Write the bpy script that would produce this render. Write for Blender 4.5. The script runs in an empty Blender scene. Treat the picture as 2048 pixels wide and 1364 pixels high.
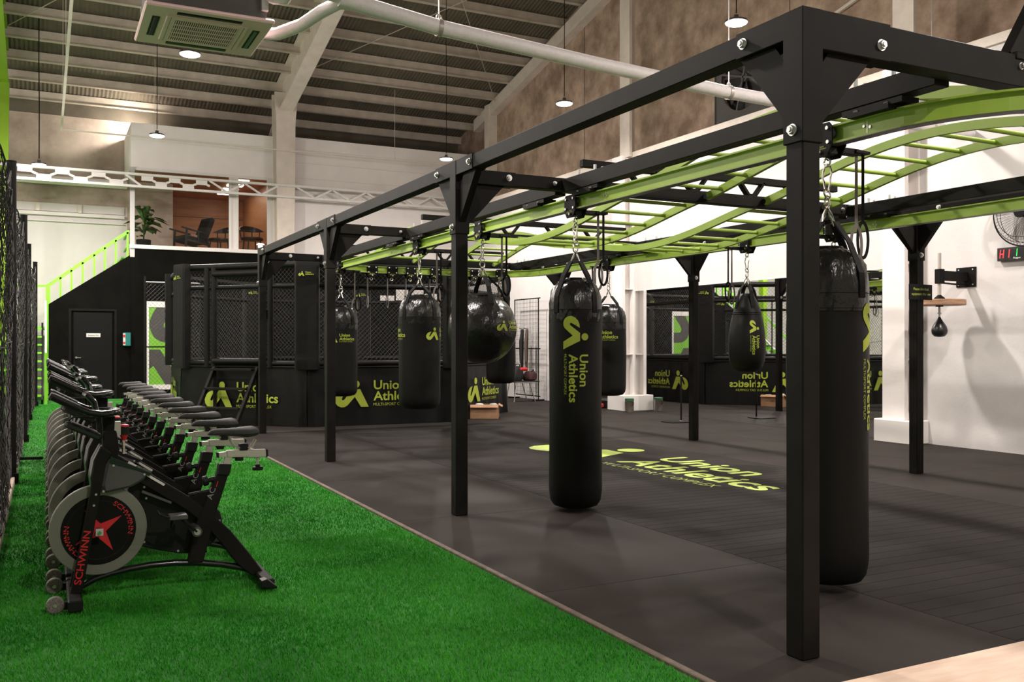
import bpy, bmesh, math, random
import numpy as np
from mathutils import Vector, Matrix
random.seed(7)
PI = math.pi
scene = bpy.context.scene
COL = scene.collection

# ------------------------------------------------------------------ camera
cam_d = bpy.data.cameras.new('camera')
cam = bpy.data.objects.new('camera', cam_d)
COL.objects.link(cam)
scene.camera = cam
cam_d.sensor_fit = 'HORIZONTAL'
cam_d.sensor_width = 36.0
cam_d.lens = 36.0 * 1850.0 / 2048.0
cam_d.shift_y = 5.0 / 2048.0
cam_d.clip_start = 0.05
cam.location = (0.0, 0.0, 1.32)
cam.rotation_euler = (PI / 2, 0.0, -math.radians(26.8))
cam_d.dof.use_dof = False

# ------------------------------------------------------------------ world, exposure
world = bpy.data.worlds.new('world')
scene.world = world
world.use_nodes = True
world.node_tree.nodes['Background'].inputs[0].default_value = (0.6, 0.62, 0.65, 1)
world.node_tree.nodes['Background'].inputs[1].default_value = 0.10
scene.view_settings.view_transform = 'Standard'
scene.view_settings.look = 'None'
scene.view_settings.gamma = 1.0
scene.view_settings.use_curve_mapping = False
scene.view_settings.exposure = -0.16
LAMP_W = 285.0
LAMP_COL = (1.0, 0.91, 0.85)
LAMP_Z = 5.45
LAMPS = [(1.85, 13.85), (1.99, 19.57), (7.94, 9.32), (7.98, 13.8), (8.02, 19.14), (-0.11, 22.5),
         (1.92, 8.1), (7.94, 4.3), (1.92, -1.2), (7.94, -1.2), (-3.2, 13.8), (-3.2, 8.6), (-3.2, 19.2)]  # lamps on this line are out of view, assumed to extend the lighting

# ------------------------------------------------------------------ materials
MATS = {}
def M(name, col, rough=0.5, metal=0.0, noise=0.0, nscale=8.0, bump=0.0, bscale=60.0, emit=0.0, spec=0.5, stretch=None, col2=None, coat=0.0):
    if name in MATS: return MATS[name]
    m = bpy.data.materials.new(name); m.use_nodes = True
    nt = m.node_tree; b = nt.nodes['Principled BSDF']
    b.inputs['Base Color'].default_value = (*col, 1)
    b.inputs['Roughness'].default_value = rough
    b.inputs['Metallic'].default_value = metal
    b.inputs['Specular IOR Level'].default_value = spec
    if coat: b.inputs['Coat Weight'].default_value = coat
    if emit:
        b.inputs['Emission Color'].default_value = (*col, 1)
        b.inputs['Emission Strength'].default_value = emit
    if noise or bump or col2:
        tc = nt.nodes.new('ShaderNodeTexCoord'); mp = nt.nodes.new('ShaderNodeMapping')
        nt.links.new(tc.outputs['Object'], mp.inputs['Vector'])
        if stretch: mp.inputs['Scale'].default_value = stretch
    if noise or col2:
        n = nt.nodes.new('ShaderNodeTexNoise'); n.inputs['Scale'].default_value = nscale; n.inputs['Detail'].default_value = 6; n.inputs['Roughness'].default_value = 0.62
        nt.links.new(mp.outputs['Vector'], n.inputs['Vector'])
        r = nt.nodes.new('ShaderNodeValToRGB')
        if col2: ca, cb = col, col2
        else: ca, cb = tuple(c * (1 - noise) for c in col), tuple(min(1, c * (1 + noise)) for c in col)
        r.color_ramp.elements[0].position = 0.35; r.color_ramp.elements[1].position = 0.68
        r.color_ramp.elements[0].color = (*ca, 1); r.color_ramp.elements[1].color = (*cb, 1)
        nt.links.new(n.outputs['Fac'], r.inputs['Fac']); nt.links.new(r.outputs['Color'], b.inputs['Base Color'])
    if bump:
        n2 = nt.nodes.new('ShaderNodeTexNoise'); n2.inputs['Scale'].default_value = bscale; n2.inputs['Detail'].default_value = 4
        nt.links.new(mp.outputs['Vector'], n2.inputs['Vector'])
        bp = nt.nodes.new('ShaderNodeBump'); bp.inputs['Strength'].default_value = bump; bp.inputs['Distance'].default_value = 0.02
        nt.links.new(n2.outputs['Fac'], bp.inputs['Height']); nt.links.new(bp.outputs['Normal'], b.inputs['Normal'])
    MATS[name] = m
    return m

rigblack = M('rig_black', (0.0105, 0.0094, 0.0082), 0.55, spec=0.10, noise=0.25, nscale=5, bump=0.03, bscale=300)
matteblack = M('matte_black', (0.0065, 0.0062, 0.0057), 0.6, spec=0.10)
wallblack = M('wall_black', (0.0058, 0.0056, 0.0048), 0.85, spec=0.02, noise=0.2, nscale=2, bump=0.05, bscale=40)
glossblack = M('gloss_black', (0.007, 0.007, 0.008), 0.22, coat=0.3)
plasticblack = M('plastic_black', (0.008, 0.0078, 0.0076), 0.45, spec=0.22)
vinyl = M('vinyl_black', (0.0062, 0.0060, 0.0054), 0.46, spec=0.15, bump=0.25, bscale=9, stretch=(1, 1, 0.35))
vinylshiny = M('vinyl_shiny', (0.0075, 0.007, 0.0065), 0.26, spec=0.45, bump=0.9, bscale=11, stretch=(1, 1, 0.6))
webbing = M('webbing_black', (0.006, 0.006, 0.006), 0.8, spec=0.2)
webgrey = M('webbing_grey', (0.16, 0.14, 0.125), 0.7)
rubber = M('saddle_foam', (0.020, 0.0185, 0.0175), 0.6, spec=0.4, bump=0.08, bscale=200)
lime = M('lime_paint', (0.275, 0.40, 0.052), 0.42, spec=0.35, noise=0.05, nscale=6)
limeprint = M('lime_print', (0.34, 0.41, 0.035), 0.6)
limefloor = M('lime_floor_print', (0.42, 0.55, 0.09), 0.55, noise=0.06, nscale=10)
stairlime = M('stair_lime', (0.20, 0.56, 0.03), 0.45)
collime = M('column_lime', (0.20, 0.36, 0.01), 0.5)
redprint = M('red_print', (0.55, 0.012, 0.02), 0.45)
orangeprint = M('orange_print', (0.6, 0.10, 0.02), 0.5)
whiteprint = M('white_print', (0.62, 0.6, 0.57), 0.5)
greyprint = M('grey_print', (0.22, 0.21, 0.2), 0.5)
zinc = M('zinc_bolt', (0.55, 0.55, 0.54), 0.4, metal=0.9)
chrome = M('chrome', (0.66, 0.64, 0.6), 0.2, metal=1.0)
satin = M('satin_silver', (0.52, 0.47, 0.43), 0.35, metal=0.55)
wallwhite = M('wall_white', (0.80, 0.755, 0.73), 0.8, noise=0.05, nscale=1.2, bump=0.08, bscale=25)
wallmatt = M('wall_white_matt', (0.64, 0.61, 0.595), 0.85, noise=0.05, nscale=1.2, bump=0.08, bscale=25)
beige = M('beige_steel', (0.68, 0.60, 0.53), 0.6, noise=0.08, nscale=3)
purlinmat = M('purlin_beige', (0.52, 0.45, 0.375), 0.65, noise=0.14, nscale=3)
whitetrim = M('white_trim', (0.70, 0.67, 0.64), 0.55)
concrete = M('raw_concrete', (0.25, 0.168, 0.118), 0.9, nscale=2.0, col2=(0.55, 0.405, 0.31), bump=0.25, bscale=10)
concretelight = M('pale_concrete', (0.32, 0.25, 0.205), 0.9, nscale=1.0, col2=(0.56, 0.465, 0.395), bump=0.2, bscale=10)
roofsheet = M('roof_sheet', (0.118, 0.098, 0.07), 0.7, noise=0.2, nscale=1.5)
pipewhite = M('pipe_lagging', (0.74, 0.69, 0.69), 0.55, noise=0.05, nscale=20, bump=0.15, bscale=60)
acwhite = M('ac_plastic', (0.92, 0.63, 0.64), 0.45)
acgrey = M('ac_housing', (0.085, 0.078, 0.073), 0.6, bump=0.1, bscale=150)
darkvoid = M('dark_slot', (0.012, 0.01, 0.009), 0.7)
matA = M('rubber_mat_smooth', (0.024, 0.0205, 0.0185), 0.62, nscale=1.1, col2=(0.036, 0.0305, 0.027), bump=0.06, bscale=160, spec=0.04)
matB = M('rubber_mat_plank', (0.020, 0.0182, 0.0168), 0.66, nscale=1.3, col2=(0.030, 0.0265, 0.024), bump=0.08, bscale=160, spec=0.03)
slabmat = M('floor_base', (0.012, 0.011, 0.010), 0.8)
turfmat = M('turf_base', (0.010, 0.13, 0.007), 0.9, nscale=1.0, col2=(0.022, 0.20, 0.012), bump=0.5, bscale=220)
ply = M('plywood', (0.60, 0.42, 0.31), 0.5, nscale=2.5, col2=(0.72, 0.56, 0.44), stretch=(1, 6, 1))
plyedge = M('plywood_edge', (0.26, 0.19, 0.14), 0.7)
kerbwood = M('kerb_wood', (0.34, 0.26, 0.2), 0.75, nscale=4, col2=(0.45, 0.37, 0.3))
trimmat = M('mat_edge_trim', (0.13, 0.095, 0.072), 0.8, noise=0.3, nscale=12)
cardboard = M('cardboard', (0.33, 0.18, 0.095), 0.8, nscale=5, col2=(0.42, 0.245, 0.14))
timber = M('timber', (0.36, 0.19, 0.11), 0.55, nscale=6, col2=(0.52, 0.32, 0.2), stretch=(1, 1, 8))
woodpanel = M('wood_panel', (0.34, 0.15, 0.065), 0.5, nscale=2.2, col2=(0.42, 0.20, 0.095), stretch=(1, 1, 6))
darkwood = M('dark_wood', (0.014, 0.011, 0.01), 0.45)
greenleaf = M('leaf_green', (0.035, 0.09, 0.012), 0.5, noise=0.3, nscale=5)
flygrey = M('flywheel_grey', (0.20, 0.19, 0.165), 0.42, metal=0.35)
shellgrey = M('shell_grey', (0.07, 0.065, 0.066), 0.38)
wheelgrit = M('wheel_grit', (0.05, 0.045, 0.04), 0.7, nscale=160, col2=(0.26, 0.225, 0.19))
steel = M('brushed_steel', (0.5, 0.45, 0.4), 0.3, metal=0.9, noise=0.1, nscale=20)
mirrormat = M('mirror_glass', (0.80, 0.80, 0.79), 0.015, metal=1.0)
netmat = M('net_cord', (0.020, 0.017, 0.015), 0.8)
wiremat = M('cage_wire', (0.022, 0.021, 0.020), 0.5)
canvas = M('cage_canvas', (0.03, 0.03, 0.03), 0.8)
tealbox = M('teal_plastic', (0.01, 0.16, 0.14), 0.4)
redcloth = M('red_cloth', (0.5, 0.02, 0.02), 0.8)
clothblack = M('cloth_black', (0.012, 0.012, 0.013), 0.85)
palegrey = M('pale_grey', (0.45, 0.44, 0.43), 0.6)
lampface = M('lamp_face', (1.0, 0.97, 0.95), 0.5, emit=14.0)
panelface = M('panel_light', (1.0, 0.93, 0.84), 0.5, emit=9.0)
ledred = M('led_red', (1.0, 0.02, 0.03), 0.5, emit=2.2)
ledgreen = M('led_green', (0.03, 0.9, 0.08), 0.5, emit=1.3)
ledwhite = M('led_white', (0.8, 0.8, 0.8), 0.5, emit=0.25)
bannerlime = M('banner_lime', (0.16, 0.42, 0.025), 0.6)
bannergrey = M('banner_grey', (0.05, 0.046, 0.042), 0.7)

def glass_material(name, tint, refl):
    m = bpy.data.materials.new(name); m.use_nodes = True; nt = m.node_tree
    for n in list(nt.nodes): nt.nodes.remove(n)
    o = nt.nodes.new('ShaderNodeOutputMaterial'); mix = nt.nodes.new('ShaderNodeMixShader')
    t = nt.nodes.new('ShaderNodeBsdfTransparent'); t.inputs[0].default_value = (*tint, 1)
    g = nt.nodes.new('ShaderNodeBsdfGlossy'); g.inputs['Roughness'].default_value = 0.01
    fr = nt.nodes.new('ShaderNodeFresnel'); fr.inputs[0].default_value = refl
    nt.links.new(fr.outputs[0], mix.inputs[0]); nt.links.new(t.outputs[0], mix.inputs[1]); nt.links.new(g.outputs[0], mix.inputs[2])
    nt.links.new(mix.outputs[0], o.inputs[0])
    return m
glass = glass_material('window_glass', (0.93, 0.94, 0.93), 1.45)
clearplastic = glass_material('fan_blade_plastic', (0.62, 0.61, 0.60), 1.5)

# ------------------------------------------------------------------ mesh helpers
class MB:
    def __init__(s): s.v = []; s.f = []
    def add(s, vs, fs):
        o = len(s.v); s.v += [tuple(v) for v in vs]; s.f += [tuple(i + o for i in f) for f in fs]; return s
    def box(s, c, d, rot=None):
        hx, hy, hz = d[0] / 2, d[1] / 2, d[2] / 2
        vs = [Vector((x, y, z)) for x in (-hx, hx) for y in (-hy, hy) for z in (-hz, hz)]
        if rot is not None: vs = [rot @ v for v in vs]
        c = Vector(c)
        return s.add([v + c for v in vs], [(0, 1, 3, 2), (4, 6, 7, 5), (0, 4, 5, 1), (2, 3, 7, 6), (0, 2, 6, 4), (1, 5, 7, 3)])
    def span(s, a, b):
        return s.box([(a[i] + b[i]) / 2 for i in range(3)], [abs(b[i] - a[i]) for i in range(3)])
    def cyl(s, p0, p1, r0, r1=None, n=12, cap=True):
        if r1 is None: r1 = r0
        p0, p1 = Vector(p0), Vector(p1); d = (p1 - p0)
        if d.length < 1e-9: return s
        d.normalize(); a = d.orthogonal().normalized(); b = d.cross(a)
        vs = []
        for p, r in ((p0, r0), (p1, r1)):
            for i in range(n):
                t = 2 * PI * i / n; vs.append(p + (a * math.cos(t) + b * math.sin(t)) * r)
        fs = [(i, (i + 1) % n, n + (i + 1) % n, n + i) for i in range(n)]
        if cap: fs += [tuple(range(n - 1, -1, -1)), tuple(range(n, 2 * n))]
        return s.add(vs, fs)
    def bar(s, p0, p1, w, h, up=(0, 0, 1)):
        p0, p1 = Vector(p0), Vector(p1); d = (p1 - p0); L = d.length; d.normalize()
        up = Vector(up); side = d.cross(up)
        if side.length < 1e-6: side = d.orthogonal()
        side.normalize(); u = side.cross(d)
        vs = []
        for p in (p0, p1):
            for a, b in ((-1, -1), (1, -1), (1, 1), (-1, 1)): vs.append(p + side * (a * w / 2) + u * (b * h / 2))
        return s.add(vs, [(0, 3, 2, 1), (4, 5, 6, 7), (0, 1, 5, 4), (1, 2, 6, 5), (2, 3, 7, 6), (3, 0, 4, 7)])
    def tube(s, pts, r, n=8, closed=False, sx=1.0):
        pts = [Vector(p) for p in pts]; N = len(pts); vs = []; fs = []
        prev = None
        for i, p in enumerate(pts):
            if closed: t = pts[(i + 1) % N] - pts[i - 1]
            else: t = pts[min(i + 1, N - 1)] - pts[max(i - 1, 0)]
            t.normalize()
            if prev is None: a = t.orthogonal().normalized()
            else:
                a = prev - t * prev.dot(t)
                a = a.normalized() if a.length > 1e-6 else t.orthogonal().normalized()
            prev = a; b = t.cross(a); rr = r[i] if isinstance(r, (list, tuple)) else r
            for k in range(n):
                q = 2 * PI * k / n; vs.append(p + a * (math.cos(q) * rr * sx) + b * (math.sin(q) * rr))
        m = N if closed else N - 1
        for i in range(m):
            j = (i + 1) % N
            for k in range(n): fs.append((i * n + k, i * n + (k + 1) % n, j * n + (k + 1) % n, j * n + k))
        if not closed: fs += [tuple(range(n - 1, -1, -1)), tuple((N - 1) * n + k for k in range(n))]
        return s.add(vs, fs)
    def sweep(s, pts, prof, up=(0, 0, 1), closed=False):
        pts = [Vector(p) for p in pts]; N = len(pts); n = len(prof); vs = []; fs = []; up = Vector(up)
        for i, p in enumerate(pts):
            if closed: t = pts[(i + 1) % N] - pts[i - 1]
            else: t = pts[min(i + 1, N - 1)] - pts[max(i - 1, 0)]
            t.normalize(); side = t.cross(up).normalized(); u = side.cross(t)
            for a, b in prof: vs.append(p + side * a + u * b)
        m = N if closed else N - 1
        for i in range(m):
            j = (i + 1) % N
            for k in range(n): fs.append((i * n + k, i * n + (k + 1) % n, j * n + (k + 1) % n, j * n + k))
        if not closed: fs += [tuple(range(n - 1, -1, -1)), tuple((N - 1) * n + k for k in range(n))]
        return s.add(vs, fs)
    def prism(s, poly, fn0, fn1):
        n = len(poly)
        vs = [fn0(*p) for p in poly] + [fn1(*p) for p in poly]
        fs = [tuple(range(n - 1, -1, -1)), tuple(range(n, 2 * n))] + [(i, (i + 1) % n, n + (i + 1) % n, n + i) for i in range(n)]
        return s.add(vs, fs)
    def xz(s, poly, y0, y1): return s.prism(poly, lambda x, z: (x, y0, z), lambda x, z: (x, y1, z))
    def yz(s, poly, x0, x1): return s.prism(poly, lambda y, z: (x0, y, z), lambda y, z: (x1, y, z))
    def xy(s, poly, z0, z1): return s.prism(poly, lambda x, y: (x, y, z0), lambda x, y: (x, y, z1))
    def lathe(s, prof, n=24, c=(0, 0, 0), fn=None):
        vs = []; fs = []; m = len(prof)
        for j, (r, z) in enumerate(prof):
            for i in range(n):
                t = 2 * PI * i / n
                rr = r if fn is None else fn(r, z, t)
                vs.append((c[0] + rr * math.cos(t), c[1] + rr * math.sin(t), c[2] + z))
        for j in range(m - 1):
            for i in range(n): fs.append((j * n + i, j * n + (i + 1) % n, (j + 1) * n + (i + 1) % n, (j + 1) * n + i))
        fs += [tuple(range(n - 1, -1, -1)), tuple((m - 1) * n + i for i in range(n))]
        return s.add(vs, fs)
    def ring(s, c, R, r, axis=(0, 0, 1), n=20, m=6, sy=1.0):
        ax = Vector(axis).normalized(); a = ax.orthogonal().normalized(); b = ax.cross(a); c = Vector(c)
        return s.tube([c + a * (math.cos(2 * PI * i / n) * R) + b * (math.sin(2 * PI * i / n) * R * sy) for i in range(n)], r, m, closed=True)
    def xform(s, mat): s.v = [tuple(mat @ Vector(v)) for v in s.v]; return s
    def mesh(s, name):
        me = bpy.data.meshes.new(name); me.from_pydata(s.v, [], s.f); me.update(); return me
    def build(s, name, mat, parent=None, smooth=False, bevel=0.0, recalc=True):
        me = s.mesh(name)
        if recalc or bevel:
            bm = bmesh.new(); bm.from_mesh(me)
            if bevel: bmesh.ops.bevel(bm, geom=[e for e in bm.edges], offset=bevel, segments=1, affect='EDGES', clamp_overlap=True)
            if recalc: bmesh.ops.recalc_face_normals(bm, faces=bm.faces)
            bm.to_mesh(me); bm.free()
        return obj(name, me, mat, parent, smooth)

def obj(name, me, mat=None, parent=None, smooth=False, loc=None, rot=None):
    o = bpy.data.objects.new(name, me); COL.objects.link(o)
    if mat is not None and not me.materials: me.materials.append(mat)
    if smooth:
        me.shade_smooth()
        try: me.set_sharp_from_angle(angle=math.radians(38))
        except Exception: pass
    if parent is not None: o.parent = parent
    if loc is not None: o.location = loc
    if rot is not None: o.rotation_euler = rot
    return o
def tag(o, label, cat=None, group=None, kind=None):
    if label: o['label'] = label
    if cat: o['category'] = cat
    if group: o['group'] = group
    if kind: o['kind'] = kind
    return o
def thing(name, label, cat, loc=(0, 0, 0), rz=0.0, group=None):
    o = bpy.data.objects.new(name, None); COL.objects.link(o); o.empty_display_size = 0.2
    o.location = loc; o.rotation_euler = (0, 0, rz)
    return tag(o, label, cat, group)
def struct(o): o['kind'] = 'structure'; return o
def kids(o): return list(o.children)
def copy_tree(o, loc=None, rz=None, parent=None):
    c = o.copy(); COL.objects.link(c)
    if parent is not None: c.parent = parent
    if loc is not None: c.location = loc
    if rz is not None: c.rotation_euler = (0, 0, rz)
    for ch in kids(o): copy_tree(ch, parent=c)
    return c
ORD = ['first', 'second', 'third', 'fourth', 'fifth', 'sixth', 'seventh', 'eighth', 'ninth', 'tenth', 'eleventh', 'twelfth', 'thirteenth']

# ------------------------------------------------------------------ lettering and the logo
TXT = {}
def text2d(s, bold=0.012, res=3):
    key = (s, bold, res)
    if key in TXT: return TXT[key]
    cu = bpy.data.curves.new('lettering', 'FONT'); cu.body = s; cu.size = 1.0; cu.resolution_u = res; cu.offset = bold; cu.fill_mode = 'FRONT'
    ob = bpy.data.objects.new('lettering', cu); COL.objects.link(ob)
    dg = bpy.context.evaluated_depsgraph_get(); ev = ob.evaluated_get(dg); me = ev.to_mesh()
    vs = [(v.co.x, v.co.y) for v in me.vertices]; fs = [tuple(p.vertices) for p in me.polygons]
    ev.to_mesh_clear(); bpy.data.objects.remove(ob); bpy.data.curves.remove(cu)
    TXT[key] = (vs, fs)
    return vs, fs
def fit_text(s, x, y, w, h, bold=0.012, res=3, base=None):
    vs, fs = text2d(s, bold, res)
    x0 = min(v[0] for v in vs); x1 = max(v[0] for v in vs)
    capv, _ = text2d('U', bold, res); cy = max(v[1] for v in capv); c0 = min(v[1] for v in capv)
    sx = w / (x1 - x0); sy = h / (cy - c0)
    return [(x + (v[0] - x0) * sx, y + (v[1] - c0) * sy) for v in vs], fs
MARK = [(265, 1065), (225, 1069), (188, 1084), (158, 1113), (141, 1153), (147, 1195), (171, 1225), (205, 1240), (240, 1238), (270, 1221), (345, 1138),
        (408, 1240), (487, 1240), (400, 1062), (318, 1062), (237, 1164), (223, 1170), (212, 1161), (216, 1146)]
HEAD = [(357 + 37 * math.cos(2 * PI * i / 24), 1010 + 37 * math.sin(2 * PI * i / 24)) for i in range(24)]
def tri_poly(poly):
    from mathutils.geometry import tessellate_polygon
    return tessellate_polygon([[Vector((p[0], p[1], 0)) for p in poly]])
def logo2d(mark=True, words=True, tagline=True, res=3):
    """list of (verts2d, faces); unit width 0.9, origin at the left foot of the mark"""
    out = []
    T = lambda p: ((p[0] - 140) / 1000.0, (1240 - p[1]) / 1000.0)
    if mark:
        for poly in (MARK, HEAD): out.append(([T(p) for p in poly], [tuple(f) for f in tri_poly(poly)]))
    if words:
        out.append(fit_text('Union', 0.400, 0.172, 0.331, 0.094, 0.02, res))
        out.append(fit_text('Athletics', 0.396, 0.060, 0.501, 0.094, 0.02, res))
    if tagline:
        out.append(fit_text('MULTI-SPORT COMPLEX', 0.396, 0.008, 0.423, 0.028, 0.0, 2))
    return out
def merged(parts):
    vs = []; fs = []
    for v, f in parts:
        o = len(vs); vs += v; fs += [tuple(i + o for i in q) for q in f]
    return vs, fs
def decal(name, parts, mat, parent, fn, cuts=None, rotated=False):
    """lettering/logo laid on a surface: fn maps (u, v) to a point"""
    vs, fs = merged(parts)
    bm = bmesh.new(); bv = [bm.verts.new((a, b, 0)) for a, b in vs]
    for f in fs:
        try: bm.faces.new([bv[i] for i in f])
        except ValueError: pass
    if cuts:
        ax = 1 if rotated else 0
        lo = min(v[ax] for v in vs); hi = max(v[ax] for v in vs); k = int((hi - lo) / cuts)
        no = (0, 1, 0) if rotated else (1, 0, 0)
        for i in range(1, k + 1):
            c = [0, 0, 0]; c[ax] = lo + i * cuts
            bmesh.ops.bisect_plane(bm, geom=bm.verts[:] + bm.edges[:] + bm.faces[:], plane_co=c, plane_no=no, dist=1e-6)
    for v in bm.verts: v.co = Vector(fn(v.co.x, v.co.y))
    me = bpy.data.meshes.new(name); bm.to_mesh(me); bm.free()
    return obj(name, me, mat, parent)
def plane_fn(o, ex, ey, s):
    o = Vector(o); ex = Vector(ex) * s; ey = Vector(ey) * s
    return lambda u, v: o + ex * u + ey * v
# ------------------------------------------------------------------ the hall: floor
XR, XU = 10.38, 11.3          # lower white wall, upper concrete wall
YB, YK = 24.0, 26.1           # black/white facade, wall behind the stairs
def zs(y): return 8.05 + 0.245 * (24 - y) if y >= 8 else 8.05 + 0.245 * (16 - (8 - y))

floor = struct(MB().span((-6, -8, -0.25), (11.6, 29, -0.012)).build('floor', slabmat))
# smooth rubber strips beside the turf and under the mirror
def mat_mesh(w, l, h=0.012, g=0.0014):
    b = MB(); x, y = w / 2 - g, l / 2 - g; e = 0.002
    vs = [(-x, -y, -h), (x, -y, -h), (x, y, -h), (-x, y, -h), (-x, -y, -e), (x, -y, -e), (x, y, -e), (-x, y, -e),
          (-x + e, -y + e, 0), (x - e, -y + e, 0), (x - e, y - e, 0), (-x + e, y - e, 0)]
    fs = [(4 * k + i, 4 * k + (i + 1) % 4, 4 * k + 4 + (i + 1) % 4, 4 * k + 4 + i) for k in (0, 1) for i in range(4)] + [(8, 9, 10, 11)]
    return b.add(vs, fs).mesh('rubber_mat')
mA = mat_mesh(1.53, 2.2); mA.materials.append(matA)
for i in range(12):
    obj('rubber_mat', mA, None, floor, loc=(3.085, -1.2 + 2.2 * i, 0))
mP = mat_mesh(3.2, 0.125); mP.materials.append(matB)
for i in range(190):
    obj('rubber_plank', mP, None, floor, loc=(5.45, 0.1 + 0.125 * i, 0))
mC = mat_mesh(1.72, 2.2); mC.materials.append(matA)
for i in range(12):
    for k in range(2): obj('rubber_mat', mC, None, floor, loc=(7.91 + 1.72 * k, -1.2 + 2.2 * i, 0))

turf = tag(struct(MB().span((-6, -8, -0.012), (2.28, 26.1, 0.0)).build('floor_turf', turfmat)), None)
trim = struct(MB().span((2.283, -8, -0.012), (2.318, 24, 0.014)).build('trim_1', trimmat, bevel=0.004))

def turf_blades():
    rng = np.random.default_rng(3)
    zones = [(-0.45, 2.27, 2.2, 6.2, 15000, 0.0042, 0.020), (-0.30, 2.27, 6.2, 10.5, 6500, 0.006, 0.020), (-0.24, 2.27, 10.5, 22.3, 1700, 0.009, 0.02)]
    V = []
    for x0, x1, y0, y1, dens, w, h in zones:
        n = int((x1 - x0) * (y1 - y0) * dens)
        x = rng.uniform(x0, x1, n); y = rng.uniform(y0, y1, n); a = rng.uniform(0, 2 * np.pi, n); hh = h * rng.uniform(0.6, 1.15, n)
        if y0 > 10:
            k = ~((y > 14.3) & (x > 1.8)); x = x[k]; y = y[k]; a = a[k]; hh = hh[k]; n = len(x)
        la = rng.uniform(0, 2 * np.pi, n); ll = hh * rng.uniform(0.2, 0.9, n)
        dx, dy = np.cos(a) * w / 2, np.sin(a) * w / 2
        t = np.empty((n, 3, 3))
        t[:, 0] = np.stack([x - dx, y - dy, np.zeros(n) - 0.002], 1); t[:, 1] = np.stack([x + dx, y + dy, np.zeros(n) - 0.002], 1)
        t[:, 2] = np.stack([x + np.cos(la) * ll, y + np.sin(la) * ll, hh], 1)
        V.append(t.reshape(-1, 3))
    V = np.concatenate(V).astype(np.float32); n = len(V) // 3
    me = bpy.data.meshes.new('turf_pile'); me.vertices.add(len(V)); me.vertices.foreach_set('co', V.ravel())
    me.loops.add(3 * n); me.loops.foreach_set('vertex_index', np.arange(3 * n, dtype=np.int32))
    me.polygons.add(n); me.polygons.foreach_set('loop_start', np.arange(0, 3 * n, 3, dtype=np.int32))
    me.update(calc_edges=True)
    return me
turfblade = M('turf_blade', (0.010, 0.195, 0.006), 0.55, nscale=0.9, col2=(0.075, 0.40, 0.036), spec=0.12)
tag(obj('turf_pile', turf_blades(), turfblade), 'bright green artificial turf pile running along the net', 'turf', kind='stuff')

# ------------------------------------------------------------------ walls
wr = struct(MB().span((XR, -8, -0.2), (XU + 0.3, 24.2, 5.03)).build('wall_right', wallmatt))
up = MB().yz([(-8, 5.03), (26.3, 5.03), (26.3, zs(26.3)), (8, zs(8)), (-8, zs(-8))], XU, XU + 0.3)
wru = struct(up.build('wall_right_upper', concrete))
for y in (3.0, 6.2, 11.9, 18.6):
    MB().span((XU - 0.004, y - 0.006, 5.04), (XU + 0.01, y + 0.006, min(zs(y), 9.3))).build('panel_joint', darkvoid, wru)
led = struct(MB().span((XR - 0.05, -8, 4.97), (XR + 0.3, 24, 5.09)).build('trim_2', beige))
def h_column(name, y, x0, z0, z1, w=0.36, d=0.30):
    c = MB().span((x0 - d, y - w / 2, z0), (x0 - d + 0.07, y + w / 2, z1)).span((x0 - 0.04, y - w / 2, z0), (x0 - 0.002, y + w / 2, z1)).span((x0 - d + 0.012, y - 0.03, z0 + 0.001), (x0 - 0.005, y + 0.03, z1 - 0.001))
    o = struct(c.build(name, wallwhite if z0 < 1 else beige))
    for z in np.arange(z0 + 0.8, z1, 1.28):
        MB().span((x0 - d + 0.07, y - w / 2 + 0.01, z), (x0 - 0.04, y - 0.03, z + 0.02)).span((x0 - d + 0.07, y + 0.03, z), (x0 - 0.04, y + w / 2 - 0.01, z + 0.02)).build('stiffener', wallwhite if z0 < 1 else beige, o)
    return o
h_column('trim_3', 15.36, XR, 0.30, 5.0); h_column('trim_4', 8.70, XR, 0.30, 5.0)
for nm, y in (('trim_5', 15.36), ('trim_6', 8.70)):
    struct(MB().span((XR - 0.12, y - 0.17, 5.0), (XR - 0.06, y + 0.17, zs(y) - 0.2)).span((XR - 0.0605, y - 0.03, 5.0), (XR + 0.1, y + 0.03, zs(y) - 0.2)).build(nm, beige))
struct(MB().span((XU - 0.25, 23.3, 5.0), (XU, 23.6, 8.0)).build('trim_7', beige))
for nm, y in (('trim_8', 15.32), ('trim_9', 8.68)):
    struct(MB().span((XR - 0.36, y - 0.30, 0.0), (XR - 0.003, y + 0.30, 0.31)).build(nm, whitetrim, bevel=0.012))
gr = MB()
gr.yz([(24.4, 7.45), (24.4, 7.78), (8, 11.42), (8, 11.09)], XU - 0.22, XU - 0.002)
struct(gr.build('trim_10', beige))
struct(MB().bar((XU - 0.06, 12.3, 6.25), (XU - 0.06, 10.0, 6.75), 0.05, 0.05).build('trim_11', beige))

# wall behind the stairs
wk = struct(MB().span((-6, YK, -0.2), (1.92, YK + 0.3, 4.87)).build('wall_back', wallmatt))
struct(MB().span((1.92, YK, -0.2), (3.05, YK + 0.3, 4.87)).build('wall_back_mezzanine', concretelight))
wku = struct(MB().span((-6, YK, 4.87), (3.05, YK + 0.3, 7.6)).build('wall_back_upper', concretelight))
struct(MB().span((-6, YK - 0.14, 4.55), (1.85, YK - 0.002, 4.63)).span((-6, YK - 0.10, 4.40), (1.85, YK - 0.002, 4.42)).span((-6, YK - 0.05, 4.66), (1.85, YK - 0.002, 4.86)).build('trim_12', whitetrim))
for x in (-0.2, 0.75):
    MB().span((x, YK - 0.16, 4.64), (x + 0.09, YK - 0.003, 4.84)).build('cleat', beige, wk)
struct(MB().cyl((-6, YK - 0.22, 5.42), (1.9, YK - 0.22, 5.42), 0.11, n=20).build('trim_13', wallwhite, smooth=True))
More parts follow.
